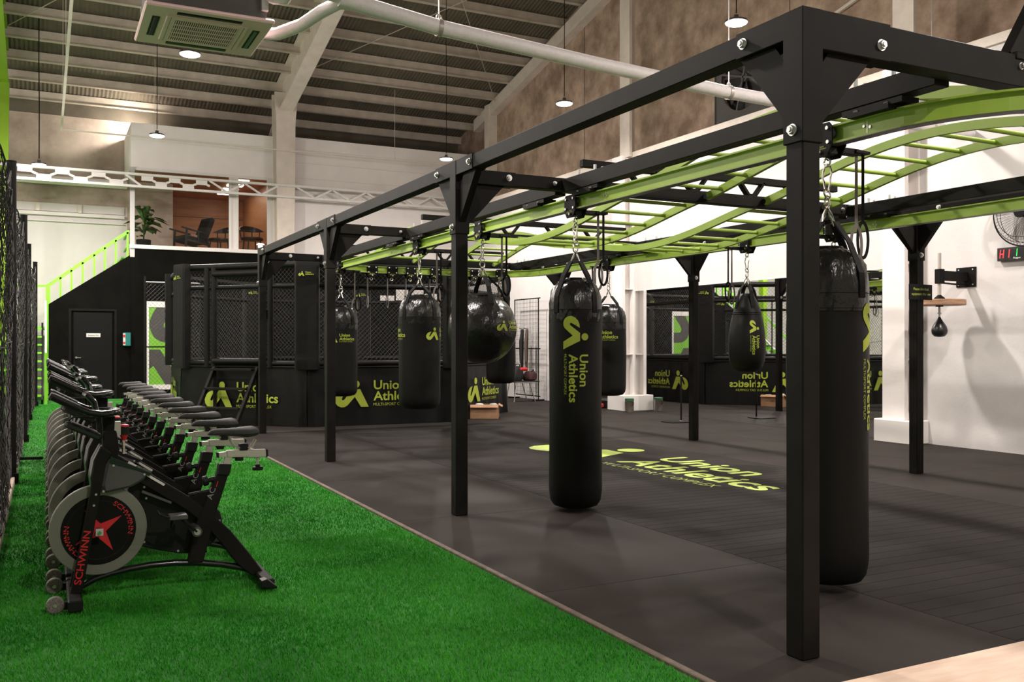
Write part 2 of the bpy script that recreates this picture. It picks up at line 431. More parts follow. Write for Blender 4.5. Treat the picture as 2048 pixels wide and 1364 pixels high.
struct(MB().span((-6, 20, -0.2), (-5.8, 26.2, 8)).span((-6, -8, -0.2), (-5.8, 20, 8.6)).build('wall_left', wallwhite))
lw = MB().yz([(-8, 8.2), (26.3, 7.4), (26.3, zs(26.3)), (8, zs(8)), (-8, zs(-8))], -6, -5.8); struct(lw.build('wall_left_upper', concrete))
struct(MB().span((-6, -8.2, -0.2), (11.6, -8, 8.2)).build('wall_front', wallwhite))
struct(MB().span((3.05, 28.6, 3.0), (11.6, 28.9, 7.6)).build('wall_back_far', concrete))

# black lower wall of the mezzanine, with the sloped stair side
bw = MB().xz([(0.08, 0), (0.50, 0), (0.50, 2.14), (1.54, 2.14), (1.54, 0), (1.85, 0), (1.85, 3.46), (0.08, 2.235)], YB, YB + 0.14)
struct(bw.build('wall_stair_side', wallblack))
struct(MB().span((1.85, YB - 0.05, 0), (XU, YB + 0.14, 3.60)).span((1.85, YB, 3.4), (5.2, YB + 0.2, 3.6)).build('wall_back_lower', wallblack))
door = struct(MB().span((0.52, YB + 0.03, 0), (1.52, YB + 0.09, 2.12)).build('door_1', wallblack))
MB().span((0.60, YB + 0.0, 0), (1.44, YB + 0.03, 2.05)).build('door_leaf', matteblack, door, bevel=0.004)
MB().span((0.50, YB - 0.012, 0), (0.555, YB + 0.03, 2.09)).span((1.485, YB - 0.012, 0), (1.54, YB + 0.03, 2.09)).span((0.50, YB - 0.012, 2.0901), (1.54, YB + 0.03, 2.14)).build('door_frame', matteblack, door)
MB().cyl((0.66, YB - 0.05, 0.99), (0.66, YB, 0.99), 0.025).bar((0.655, YB - 0.05, 0.99), (0.76, YB - 0.05, 0.985), 0.018, 0.018).build('door_handle', steel, door)
sg = tag(MB().span((0.875, YB - 0.012, 1.47), (1.18, YB - 0.001, 1.56)).build('door_sign', whiteprint, bevel=0.003), 'small white door sign on the black employee door', 'sign')
decal('lettering', [fit_text('Employees Only', 0, 0, 0.23, 0.03, 0.004)], matteblack, sg, plane_fn((0.912, YB - 0.0135, 1.50), (1, 0, 0), (0, 0, 1), 1))

# white upper facade with panel joints, ledge, column
fac = struct(MB().span((1.85, YB - 0.02, 5.56), (5.3, YB + 0.1, 6.64)).span((1.852, YB + 0.1, 5.562), (1.98, 26.1, 6.638)).span((1.98, YB + 0.1, 6.60), (5.3, 26.1, 6.637)).build('wall_back_upper_band', wallwhite))
struct(MB().span((5.3, YB, 3.6), (XU, YB + 0.1, 6.68)).build('wall_back_upper_right', wallwhite))
for z in (4.15, 5.62, 6.02, 6.36):
    struct(MB().span((5.7, YB - 0.006, z), (XU, YB + 0.01, z + 0.012)).build('trim_14', beige))
struct(MB().span((1.82, YB - 0.09, 3.605), (5.22, YB + 0.06, 3.70)).build('trim_15', whitetrim, bevel=0.008))
cm = MB(); zz = [3.5, 7.75]
cm.xz([(5.27, 3.4), (5.69, 3.4), (5.72, 6.9), (5.78, 7.7), (5.20, 7.7), (5.24, 6.9)], YB - 0.40, YB - 0.32)
cm.xz([(5.27, 3.4), (5.69, 3.4), (5.78, 7.7), (5.20, 7.7)], YB - 0.06, YB - 0.003)
cm.span((5.45, YB - 0.33, 3.4), (5.51, YB - 0.05, 7.6))
pc = struct(cm.build('trim_16', beige))
for z in (4.15, 5.35, 5.95):
    MB().span((5.51, YB - 0.32, z), (5.68, YB - 0.06, z + 0.025)).build('stiffener', beige, pc)
def rafter(name, x, mat, w=0.30):
    b = MB()
    top = [(24.1, zs(24.1) - 0.03), (8, zs(8) - 0.03)]; bot = [(8, zs(8) - 0.80), (23.6, 7.28), (24.1, 7.28)]
    b.yz(top + bot, x - 0.02, x + 0.02)
    b.yz([(24.1, 7.30), (23.6, 7.30), (8, zs(8) - 0.80), (8, zs(8) - 0.84), (23.6, 7.24), (24.1, 7.24)], x - w / 2, x + w / 2)
    b.yz([(24.1, zs(24.1) - 0.03), (8, zs(8) - 0.03), (8, zs(8) - 0.07), (24.1, zs(24.1) - 0.07)], x - w / 2, x + w / 2)
    b.yz([(-8, zs(-8) - 0.03), (8, zs(8) - 0.03), (8, zs(8) - 0.80), (-8, zs(-8) - 0.80)], x - 0.05, x + 0.05)
    return struct(b.build(name, mat))
rafter('trim_17', 5.49, beige, 0.34)
rafter('trim_18', -0.84, collime, 0.22)
struct(MB().xz([(-0.93, 0), (-0.79, 0), (-0.72, 7.3), (-0.95, 7.3)], YB - 0.12, YB + 0.10).build('trim_19', collime))
br = MB(); pa, pb = Vector((5.42, 24.0, 7.5)), Vector((5.42, 26.05, 6.55)); off = Vector((0, 0, -0.28))
br.bar(pa, pb, 0.05, 0.05).bar(pa + off * 1.6, pb + off * 0.3, 0.05, 0.05)
for i in range(6):
    q0 = pa.lerp(pb, i / 6); q1 = (pa + off * 1.6).lerp(pb + off * 0.3, (i + 0.5) / 6); q2 = pa.lerp(pb, (i + 1) / 6)
    br.bar(q0, q1, 0.03, 0.03).bar(q1, q2, 0.03, 0.03)
struct(br.build('trim_20', beige))

# horizontal lattice truss across the facade
tr = struct(MB().bar((-6, YB - 0.42, 5.33), (XU, YB - 0.42, 5.33), 0.10, 0.055).bar((-6, YB - 0.42, 5.045), (XU, YB - 0.42, 5.045), 0.10, 0.055).build('trim_21', whitetrim))
x = -0.55; ty = YB - 0.42
for k in range(6):
    zt = (k % 2 == 0)
    MB().xz([(x, 5.30 if zt else 5.075), (x + 0.30, 5.30 if zt else 5.075), (x + 0.30, 5.20 if zt else 5.175), (x, 5.20 if zt else 5.175)], ty - 0.02, ty + 0.02).build('gusset_plate', whitetrim, tr)
    MB().bar((x + 0.29, ty, 5.21 if zt else 5.165), (x + 0.40, ty, 5.165 if zt else 5.21), 0.045, 0.05).build('lattice_bar', whitetrim, tr)
    x += 0.38
spans = [(1.78, 2.02)]
x = 3.55
for (x0, x1, sp) in ((1.70, 2.05, 0.35), (3.60, 5.25, 0.42), (5.75, 10.8, 0.46)):
    q = x0; upz = True
    while q < x1 - 0.05:
        MB().bar((q, ty, 5.31 if upz else 5.06), (q + sp, ty, 5.06 if upz else 5.31), 0.04, 0.045).build('lattice_bar', whitetrim, tr)
        q += sp; upz = not upz
for k in range(5):
    x0 = 2.05 + 0.31 * k; zt = k % 2 == 0
    MB().xz([(x0, 5.30 if zt else 5.075), (x0 + 0.26, 5.30 if zt else 5.075), (x0 + 0.26, 5.19 if zt else 5.185), (x0, 5.19 if zt else 5.185)], ty - 0.02, ty + 0.02).build('gusset_plate', whitetrim, tr)
    MB().bar((x0 + 0.25, ty, 5.20 if zt else 5.175), (x0 + 0.32, ty, 5.175 if zt else 5.20), 0.045, 0.05).build('lattice_bar', whitetrim, tr)

# ------------------------------------------------------------------ mezzanine room behind glass
mz = struct(MB().span((1.90, YB + 0.02, 3.40), (5.3, 28.6, 3.60)).build('floor_mezzanine', woodpanel))
struct(MB().span((1.98, YB + 0.1, 5.56), (5.3, 28.6, 5.62)).build('ceiling_mezzanine', woodpanel))
struct(MB().span((3.05, 28.3, 3.6), (5.5, 28.6, 5.6)).build('wall_mezzanine_back', woodpanel))
struct(MB().span((5.28, YB + 0.1, 3.6), (5.4, 28.6, 5.6)).span((3.0, YK + 0.3, 3.6), (3.05, 28.6, 5.6)).build('wall_mezzanine_side', woodpanel))
for z in (4.35, 5.0):
    MB().span((3.05, 28.285, z), (5.3, 28.3, z + 0.015)).build('panel_joint', darkwood, mz)
win = struct(MB().span((1.86, YB - 0.032, 5.50), (5.2, YB + 0.05, 5.57)).span((5.09, YB - 0.03, 3.7), (5.30, YB + 0.05, 5.56)).span((4.14, YB - 0.03, 3.7), (4.20, YB + 0.05, 5.52)).span((4.31, YB - 0.03, 3.7), (4.37, YB + 0.05, 5.52)).span((4.20, YB - 0.01, 3.7), (4.31, YB + 0.05, 5.52)).build('window_1', whitetrim))
MB().span((1.83, YB - 0.06, 3.4), (1.93, YB + 0.05, 5.56)).build('corner_post', palegrey, win)
MB().span((1.93, YB + 0.005, 3.70), (4.14, YB + 0.015, 5.50)).build('pane', glass, win)
MB().span((4.37, YB + 0.005, 3.70), (5.09, YB + 0.015, 5.50)).build('pane', glass, win)
for k in range(4):
    o = tag(MB().span((4.35, 24.55 + 0.75 * k, 5.535), (4.75, 24.85 + 0.75 * k, 5.558)).build('ceiling_panel_light', panelface),
            'warm ceiling light panel in the glass room, %s from the window' % ORD[k], 'light', 'ceiling panels of the mezzanine room')
    ld = bpy.data.lights.new('panel_lamp', 'AREA'); ld.shape = 'RECTANGLE'; ld.size = 0.38; ld.size_y = 0.28; ld.energy = 5; ld.color = (1.0, 0.80, 0.60)
    lo = bpy.data.objects.new('panel_lamp', ld); COL.objects.link(lo); lo.location = (4.55, 24.7 + 0.75 * k, 5.53); lo.parent = o

# ------------------------------------------------------------------ roof: corrugated sheet and purlins
def corrugated():
    b = MB(); p = 0.095; xs = []; k = -6.0
    while k < 11.6:
        xs += [(k, 0), (k + p * 0.25, 0.012), (k + p * 0.5, 0.022), (k + p * 0.75, 0.012)]; k += p
    rows = [26.4, 17, 8, 0, -8]; n = len(xs)
    vs = [(x, y, zs(y) + dz) for y in rows for x, dz in xs]
    fs = [(r * n + i, r * n + i + 1, (r + 1) * n + i + 1, (r + 1) * n + i) for r in range(len(rows) - 1) for i in range(n - 1)]
    return b.add(vs, fs).build('ceiling', roofsheet, recalc=False)
ceil = struct(corrugated())
pu = MB().span((-6, -0.035, -0.22), (11.4, 0.035, 0)).span((-6, -0.09, -0.22), (11.4, -0.035, -0.205)).mesh('purlin'); pu.materials.append(purlinmat)
y = 25.85
while y > -7:
    obj('purlin', pu, None, ceil, loc=(0, y, zs(y) - 0.005)); y -= 0.92
# wind bracing rods
for a, b in (((5.6, 23.0), (11.1, 15.0)), ((5.6, 15.0), (11.1, 23.0)), ((-0.7, 22.5), (5.3, 14.5))):
    MB().cyl((a[0], a[1], zs(a[1]) - 0.30), (b[0], b[1], zs(b[1]) - 0.30), 0.010, n=6).build('brace_rod', purlinmat, ceil)
struct(MB().span((-6, 26.05, 7.1), (11.4, 26.3, 7.62)).build('trim_22', roofsheet))
# ------------------------------------------------------------------ pendant lamps (each carries its own light and an added fill)
LAMP_LABEL = ['white disc pendant lamp hanging below the air conditioner cassette', 'white disc pendant lamp before the glass room facade',
              'white disc pendant lamp above the corner of the rig, at the upper right', 'white disc pendant lamp against the brown wall, mid roof',
              'white disc pendant lamp over the far white wall', 'white disc pendant lamp on a black cord at the far left concrete wall']
def make_lamp(i, x, y):
    label = LAMP_LABEL[i] if i < len(LAMP_LABEL) else 'assumed white disc pendant lamp outside the photographed part of the hall'
    lz = 5.2 if i == 5 else LAMP_Z
    t = thing('pendant_lamp', label, 'lamp', (x, y, lz), 0, 'disc lamps over the gym')
    MB().lathe([(0.02, 0.10), (0.03, 0.095), (0.035, 0.05), (0.07, 0.04), (0.138, 0.026), (0.148, 0.016), (0.148, 0.0), (0.142, -0.004)], 28).build('housing', shellgrey, t, smooth=True)
    MB().lathe([(0.139, 0.0), (0.137, -0.012), (0.11, -0.026), (0.02, -0.034)], 28).build('diffuser', lampface, t, smooth=True)
    top = zs(y) - lz + 0.01
    MB().tube([(0, 0, 0.12), (0.004, 0, top * 0.4), (-0.004, 0.003, top * 0.7), (0, 0, top)], 0.011 if i == 5 else 0.007, 6).build('cord', matteblack, t)
    ld = bpy.data.lights.new('lamp_light', 'AREA'); ld.shape = 'DISK'; ld.size = 0.30; ld.energy = LAMP_W; ld.color = LAMP_COL
    lo = bpy.data.objects.new('lamp_light', ld); COL.objects.link(lo); lo.parent = t; lo.location = (0, 0, -0.045)
    pd = bpy.data.lights.new('upfill_light', 'POINT'); pd.energy = LAMP_W * 0.36; pd.color = LAMP_COL; pd.shadow_soft_size = 0.09  # added fill, not the lamp's own beam: brightens roof and upper walls
    po = bpy.data.objects.new('upfill_light', pd); COL.objects.link(po); po.parent = t; po.location = (0, 0, -0.15)
    return t
for i, (x, y) in enumerate(LAMPS): make_lamp(i, x, y)

# assumed flood lamp on top of the glass room, unseen behind its white band
fl_ = thing('assumed_flood_lamp', 'assumed unseen flood lamp on top of the glass room, added to wash the concrete wall', 'lamp', (2.15, 25.2, 6.642))
MB().span((-0.12, -0.03, 0.05), (0.12, 0.03, 0.22)).build('housing', matteblack, fl_)
MB().span((-0.10, 0.03, 0.07), (0.10, 0.034, 0.20)).build('lens', lampface, fl_)
MB().span((-0.14, -0.02, 0.0), (-0.125, 0.02, 0.14)).span((0.125, -0.02, 0.0), (0.14, 0.02, 0.14)).span((-0.14, -0.02, 0.0), (0.14, 0.02, 0.012)).build('bracket', matteblack, fl_)
ld = bpy.data.lights.new('assumed_flood_light', 'AREA'); ld.shape = 'RECTANGLE'; ld.size = 0.2; ld.size_y = 0.13; ld.energy = 75; ld.color = (1.0, 0.9, 0.8)  # assumed source, added for the bright patch on wall and roof
lo = bpy.data.objects.new('assumed_flood_light', ld); COL.objects.link(lo); lo.parent = fl_; lo.location = (0, 0.06, 0.14); lo.rotation_euler = (math.radians(108), 0, math.radians(42))
# ------------------------------------------------------------------ the rig
RX0, RX1 = 2.855, 7.92
RY = [2.93, 6.55, 10.17, 13.79]
ZT = 2.72
RAILX0, RAILX1 = 3.78, 6.95
rig = thing('training_rig', 'large black steel training rig with lime monorail and wavy monkey bars', 'training rig', (5.4, 8.36, 0))
def R(b, name, mat=rigblack, parent=None, **k):
    """part of the rig written in world coordinates"""
    if parent is None: b.xform(Matrix.Translation((-5.4, -8.36, 0)))
    else: b.xform(Matrix.Translation((-5.4, -8.36, 0)))
    return b.build(name, mat, parent or rig, **k)
def hexbolt(c, n, r=0.019):
    c = Vector(c); n = Vector(n)
    return MB().cyl(c, c + n * 0.004, r * 1.35, n=14).cyl(c + n * 0.004, c + n * 0.018, r, n=6).cyl(c + n * 0.018, c + n * 0.024, r * 0.55, n=10)
S = 0.0525
for row, x in ((0, RX0), (1, RX1)):
    sgn = 1 if row == 0 else -1
    for j, y in enumerate(RY):
        post = R(MB().span((x - 0.05, y - 0.05, 0.0), (x + 0.05, y + 0.05, 2.55)), 'post', bevel=0.006)
        # welded corner sleeve that the post and beams slide into
        sl = MB().span((x - 0.058, y - 0.058, 2.16), (x + 0.058, y + 0.058, ZT))
        if j < 3: sl.span((x - 0.056, y + 0.05, 2.605), (x + 0.056, y + 0.36, ZT))
        if j > 0: sl.span((x - 0.056, y - 0.36, 2.605), (x + 0.056, y - 0.05, ZT))
        xa, xb = (x + 0.05, x + 0.46) if row == 0 else (x - 0.46, x - 0.05)
        sl.span((xa, y - 0.056, 2.555), (xb, y + 0.056, 2.665 if j else ZT))
        sleeve = R(sl, 'corner_sleeve', bevel=0.003)
        # gussets along both beams
        for d in ((-1,) if j == 3 else (1,) if j == 0 else (-1, 1)):
            g = MB().yz([(y + d * 0.058, 2.50), (y + d * 0.14, 2.605), (y + d * 0.36, 2.605), (y + d * 0.058, 2.25)], x - 0.026, x + 0.026)
            R(g, 'gusset', parent=sleeve)
        g = MB().xz([(x + sgn * 0.058, 2.47), (x + sgn * 0.12, 2.557), (x + sgn * 0.37, 2.557), (x + sgn * 0.058, 2.23)], y - 0.026, y + 0.026)
        R(g, 'gusset', parent=sleeve)
        # bolts on the faces turned to the turf and to the near end
        fx = x - 0.058
        if row == 0: R(hexbolt((fx, y, 2.215), (-1, 0, 0)), 'bolt', zinc, parent=sleeve)
        else: R(hexbolt((x, y - 0.058, 2.215), (0, -1, 0)), 'bolt', zinc, parent=sleeve)
        if j < 3: R(hexbolt((x - 0.056, y + 0.31, 2.665), (-1, 0, 0)), 'bolt', zinc, parent=sleeve)
        if j > 0: R(hexbolt((x - 0.056, y - 0.31, 2.665), (-1, 0, 0)), 'bolt', zinc, parent=sleeve)
        xm = x + sgn * 0.40
        R(hexbolt((xm, y - 0.056, 2.62), (0, -1, 0)), 'bolt', zinc, parent=sleeve)
        if row == 1:
            pass
for x in (RX0, RX1):
    for j in range(3):
        R(MB().span((x - 0.05, RY[j] + 0.34, 2.612), (x + 0.05, RY[j + 1] - 0.34, ZT - 0.006)), 'long_beam', bevel=0.004)
for j, y in enumerate(RY):
    cb = R(MB().span((RX0 + 0.44, y - 0.05, 2.56), (RX1 - 0.44, y + 0.05, 2.66 if j else ZT - 0.006)), 'cross_beam', bevel=0.004)
    # raised upper chord with V struts over the ladders
    if j > 0:
        R(MB().span((3.95, y - 0.03, 2.775), (6.80, y + 0.03, 2.835)), 'upper_chord', parent=cb, bevel=0.003)
        for xv in (4.55, 5.10, 5.75, 6.30):
            v = MB().bar((xv - 0.14, y, 2.79), (xv - 0.04, y, 2.67), 0.06, 0.022).bar((xv + 0.14, y, 2.79), (xv + 0.04, y, 2.67), 0.06, 0.022).span((xv - 0.045, y - 0.03, 2.66), (xv + 0.045, y + 0.03, 2.68))
            R(v, 'v_strut', parent=cb)
    else:
        for xv in (4.28, 4.75, 5.4, 6.3):
            R(MB().span((xv - 0.11, y - 0.058, ZT - 0.03), (xv + 0.11, y + 0.058, ZT + 0.006)), 'saddle_clip', parent=cb, bevel=0.004)
            R(hexbolt((xv - 0.07, y - 0.05, 2.66), (0, -1, 0), 0.013), 'bolt', zinc, parent=cb)
            R(hexbolt((xv + 0.05, y - 0.05, 2.66), (0, -1, 0), 0.013), 'bolt', zinc, parent=cb)
        R(MB().bar((4.20, y, 2.70), (4.42, y, 3.02), 0.06, 0.10), 'upright_arm', parent=cb)
    for sx in (RAILX0, RAILX1):
        if j: R(hexbolt((sx - 0.11, y - 0.05, 2.61), (0, -1, 0), 0.014), 'bolt', zinc, parent=cb)
# stringers over the monorail
for x in (RAILX0, RAILX1):
    for j in range(3):
        st = R(MB().span((x - 0.05, RY[j] + 0.05, 2.535), (x + 0.05, RY[j + 1] - 0.05, 2.645)), 'stringer', bevel=0.004)
        for yy in (RY[j] + 0.42, RY[j + 1] - 0.42):
            R(MB().span((x - 0.06, yy - 0.19, 2.500), (x + 0.06, yy + 0.19, 2.528)).span((x - 0.085, yy - 0.13, 2.478), (x + 0.085, yy + 0.13, 2.500)), 'rail_clamp', parent=st)
            for q in (-0.12, 0.12):
                R(MB().cyl((x - 0.035, yy + q, 2.645), (x - 0.035, yy + q, 2.685), 0.012, n=6).cyl((x + 0.035, yy + q, 2.645), (x + 0.035, yy + q, 2.675), 0.012, n=6), 'bolt', zinc, parent=st)
                R(MB().cyl((x - 0.05, yy + q * 0.8, 2.49), (x - 0.066, yy + q * 0.8, 2.515), 0.013, n=6), 'bolt', zinc, parent=st)
# lime monorail: closed oval of I section
def oval(r=0.90, x0=RAILX0, x1=RAILX1, y0=2.42, y1=13.42, rf=0.75):
    pts = []
    def arc(cx, cy, rr, a0, a1, n=12):
        for i in range(n + 1):
            a = math.radians(a0 + (a1 - a0) * i / n); pts.append((cx + rr * math.cos(a), cy + rr * math.sin(a)))
    arc(x0 + r, y0 + r, r, 270, 180); arc(x0 + rf, y1 - rf, rf, 180, 90); arc(x1 - rf, y1 - rf, rf, 90, 0); arc(x1 - r, y0 + r, r, 0, -90)
    return pts
OV = oval()
ip = [(-0.034, -0.05), (0.034, -0.05), (0.034, -0.040), (0.006, -0.038), (0.006, 0.038), (0.034, 0.040), (0.034, 0.05), (-0.034, 0.05), (-0.034, 0.040), (-0.006, 0.038), (-0.006, -0.038), (-0.034, -0.040)]
rb = MB().sweep([(x, y, 2.435) for x, y in OV], ip, closed=True)
rail = R(rb, 'monorail', lime)
R(MB().sweep([(x, y, 2.383) for x, y in OV], [(-0.034, -0.001), (0.034, -0.001), (0.034, 0.001), (-0.034, 0.001)], closed=True), 'rail_wear_face', shellgrey, parent=rail)
for (x, y, nx) in ((RAILX0, 3.42, -1), (RAILX0, 5.9, -1), (RAILX0, 8.7, -1), (RAILX0, 10.75, -1), (RAILX1, 6.2, -1), (RAILX1, 9.2, -1)):
    R(MB().cyl((x - 0.006, y - 0.02, 2.43), (x - 0.012, y - 0.02, 2.43), 0.008, n=8).cyl((x - 0.006, y + 0.02, 2.44), (x - 0.012, y + 0.02, 2.44), 0.008, n=8).span((x - 0.008, y - 0.002, 2.40), (x - 0.0065, y + 0.002, 2.47)), 'rail_splice', zinc, parent=rail)
# wavy monkey-bar ladders
def wave(y):
    if y < RY[1]: a, b, s = RY[0], RY[1], 0.275
    elif y < RY[2]: a, b, s = RY[1], RY[2], -0.225
    else: a, b, s = RY[2], RY[3], 0.275
    t = (y - a) / (b - a)
    return 2.605 + s * (math.sin(PI * t) ** 1.25)
for lane, (xa, xb) in enumerate(((4.46, 5.20), (5.86, 6.60))):
    for j in range(3):
        ya, yb = RY[j] + 0.07, RY[j + 1] - 0.07
        n = 28; ys = [ya + (yb - ya) * i / n for i in range(n + 1)]
        sides = []
        for xx in (xa, xb):
            so = R(MB().sweep([(xx, y, wave(y)) for y in ys], [(-0.018, -0.033), (0.018, -0.033), (0.018, 0.033), (-0.018, 0.033)]), 'ladder_side', lime)
            sides.append(so)
            for ye in (ya, yb): R(MB().cyl((xx - 0.03, ye, wave(ye)), (xx + 0.03, ye, wave(ye)), 0.024, n=12), 'ladder_lug', zinc if xx == xb else rigblack, parent=so)
        k = 0; yr = ya + 0.16
        while yr < yb - 0.05:
            R(MB().cyl((xa + 0.018, yr, wave(yr)), (xb - 0.018, yr, wave(yr)), 0.017, n=12), 'rung', lime, parent=sides[0], smooth=True)
            yr += 0.312
# sign zip-tied to a rear post
sgn_ = thing('notice_sign', 'small black notice sign with lime lettering tied to a rear rig post', 'sign', (RX1 - 0.03, RY[1] - 0.09, 1.76))
MB().span((-0.19, -0.008, 0), (0.145, 0.0, 0.155)).build('plate', matteblack, sgn_, bevel=0.002)
decal('lettering', [fit_text('Please disinfect', -0.13, 0.095, 0.22, 0.026, 0.004), fit_text('equipment after use', -0.155, 0.045, 0.27, 0.026, 0.004)], limeprint, sgn_, lambda u, v: (u, -0.0095, v))

# ------------------------------------------------------------------ trolleys
def make_trolley(straps=True, strap_len=0.62):
    t = thing('rail_trolley', 'x', 'trolley')
    plate = [(-0.085, -0.055), (-0.045, -0.115), (0.045, -0.115), (0.085, -0.055), (0.085, 0.04), (0.065, 0.065), (-0.065, 0.065), (-0.085, 0.04)]
    for s in (-1, 1):
        p = MB().yz(plate, s * 0.046, s * 0.054).build('side_plate', matteblack, t)
        for (a, b) in ((-0.055, 0.035), (0.055, 0.035), (-0.06, -0.04), (0.06, -0.04), (0.0, -0.085)):
            MB().cyl((s * 0.054, a, b), (s * 0.062, a, b), 0.0105, n=8).build('bolt', zinc, p)
        w = s * 0.0552
        if s < 0: decal('logo', logo2d(words=True, tagline=False, res=1), limeprint, p, plane_fn((w, 0.045, -0.080), (0, -1, 0), (0, 0, 1), 0.10))
        else: decal('logo', logo2d(words=True, tagline=False, res=1), limeprint, p, plane_fn((w, -0.045, -0.080), (0, 1, 0), (0, 0, 1), 0.10))
    MB().cyl((-0.05, -0.055, 0.012), (0.05, -0.055, 0.012), 0.012, n=10).cyl((-0.05, 0.055, 0.012), (0.05, 0.055, 0.012), 0.012, n=10).cyl((-0.05, 0, -0.085), (0.05, 0, -0.085), 0.012, n=10).build('axle', zinc, t)
    for s in (-1, 1):
        MB().cyl((s * 0.012, -0.055, 0.012), (s * 0.032, -0.055, 0.012), 0.026, n=16).cyl((s * 0.012, 0.055, 0.012), (s * 0.032, 0.055, 0.012), 0.026, n=16).build('roller', shellgrey, t)
    MB().span((-0.03, -0.05, -0.10), (0.03, 0.05, -0.06)).span((0.02, -0.035, -0.085), (0.02 + 0.19, 0.015, -0.05)).build('brake_arm', plasticblack, t, bevel=0.004)
    MB().span((0.17, -0.045, -0.075), (0.28, 0.02, -0.056)).build('strap_guide', plasticblack, t, bevel=0.003)
    sp = []
    for i in range(49): sp.append((0.10 + 0.009 * math.cos(i * 0.9), -0.01 + 0.009 * math.sin(i * 0.9), -0.05 + 0.0021 * i))
    MB().tube(sp, 0.0022, 4).build('spring', zinc, t)
    sp = []
    for i in range(49): sp.append((-0.005 + 0.009 * math.cos(i * 0.9), 0.03 + 0.009 * math.sin(i * 0.9), -0.07 + 0.0021 * i))
    MB().tube(sp, 0.0022, 4).build('spring', zinc, t)
    MB().ring((0, 0, -0.135), 0.022, 0.006, (1, 0, 0), 16, 6).build('eye_ring', chrome, t, smooth=True)
    if straps:
        for x, L, mat, nm in ((0.205, strap_len, webgrey, 'pull_strap'), (0.255, strap_len * 0.94, webbing, 'pull_strap')):
            L0 = L * 0.66; b = MB()
            b.bar((x, -0.012, -0.06), (x, -0.012, -0.06 - L0), 0.020, 0.003, up=(0, 1, 0))
            lp = [(x + 0.040 * math.sin(a) * (1 if a < PI else 1), -0.012, -0.06 - L0 - (L - L0) * (0.5 - 0.5 * math.cos(a))) for a in [2 * PI * i / 20 for i in range(21)]]
            b.sweep(lp, [(-0.010, -0.0012), (0.010, -0.0012), (0.010, 0.0012), (-0.010, 0.0012)], up=(0, 1, 0))
            b.build(nm, mat, t)
    return t
tro_proto = make_trolley()
tro_plain = make_trolley(True, 0.50)
TROLLEYS = [  # x, y, rotation, label, prototype
    (RAILX0, 3.70, 0.0, 'black rail trolley above the tall bag at the near corner post', tro_proto),
    (RAILX0, 6.36, 0.0, 'black rail trolley carrying the tall bag in mid picture', tro_proto),
    (RAILX0, 8.12, 0.0, 'black rail trolley carrying the wrecking ball bag', tro_proto),
    (RAILX0, 9.80, 0.0, 'black rail trolley over the bag between the second and third front posts', tro_proto),
    (RAILX0 + 0.03, 13.02, 0.0, 'black rail trolley at the far left bend of the lime rail', tro_proto),
    (RAILX1, 10.80, PI, 'black rail trolley on the rear rail above the four strap bag', tro_proto),
    (RAILX1, 7.98, PI, 'black rail trolley on the rear rail above the teardrop bag', tro_proto),
    (RAILX1, 6.72, PI, 'black rail trolley on the rear rail behind the near corner post', tro_proto),
    (4.40, 13.42, PI / 2, 'empty black trolley on the far cross rail, first from its left end', tro_plain),
    (4.72, 13.42, PI / 2, 'empty black trolley on the far cross rail, second from its left end', tro_plain),
    (5.02, 13.42, PI / 2, 'empty black trolley on the far cross rail, third from its left end', tro_plain),
    (5.42, 13.42, PI / 2, 'empty black trolley on the far cross rail, fourth from its left end', tro_plain),
    (5.80, 13.42, PI / 2, 'empty black trolley on the far cross rail, fifth from its left end', tro_plain),
    (6.10, 13.42, PI / 2, 'empty black trolley on the far cross rail, sixth from its left end', tro_plain),
    (6.52, 13.30, PI / 2 - 0.5, 'black trolley at the far right bend carrying a bag', tro_plain),
]
_used = set()
for (x, y, rz, lab, pr) in TROLLEYS:
    if pr.name in _used: o = copy_tree(pr, (x, y, 2.435), rz)
    else: o = pr; o.location = (x, y, 2.435); o.rotation_euler = (0, 0, rz); _used.add(pr.name)
    tag(o, lab, 'trolley', 'trolleys on the lime monorail')

# ------------------------------------------------------------------ punching bags
def wrinkle(amp, seed, zlo, zhi):
    rr = random.Random(seed); ph = [rr.uniform(0, 6.28) for _ in range(6)]
    def fn(r, z, t):
        m = 0.0
        if z > zlo: m = min(1.0, (z - zlo) / max(1e-6, (zhi - zlo)))
        w = math.sin(11 * t + ph[0] + 3 * math.sin(z * 30)) + 0.7 * math.sin(23 * t + ph[1] + z * 40) + 0.5 * math.sin(5 * t + ph[2])
        s = 0.15 * math.sin(3 * t + ph[3] + z * 7) + 0.1 * math.sin(7 * t + ph[4] - z * 9)
        return r * (1 + amp * m * w * 0.5 + 0.010 * s)
    return fn
def carabiner(c, h=0.09, w=0.036, r=0.0045):
    x, y, z = c; pts = []
    for i in range(24):
        a = 2 * PI * i / 24
        pts.append((x, y + math.sin(a) * w / 2 * (1.15 if math.cos(a) > 0 else 0.8), z + math.cos(a) * h / 2))
    return MB().tube(pts, r, 6, closed=True)
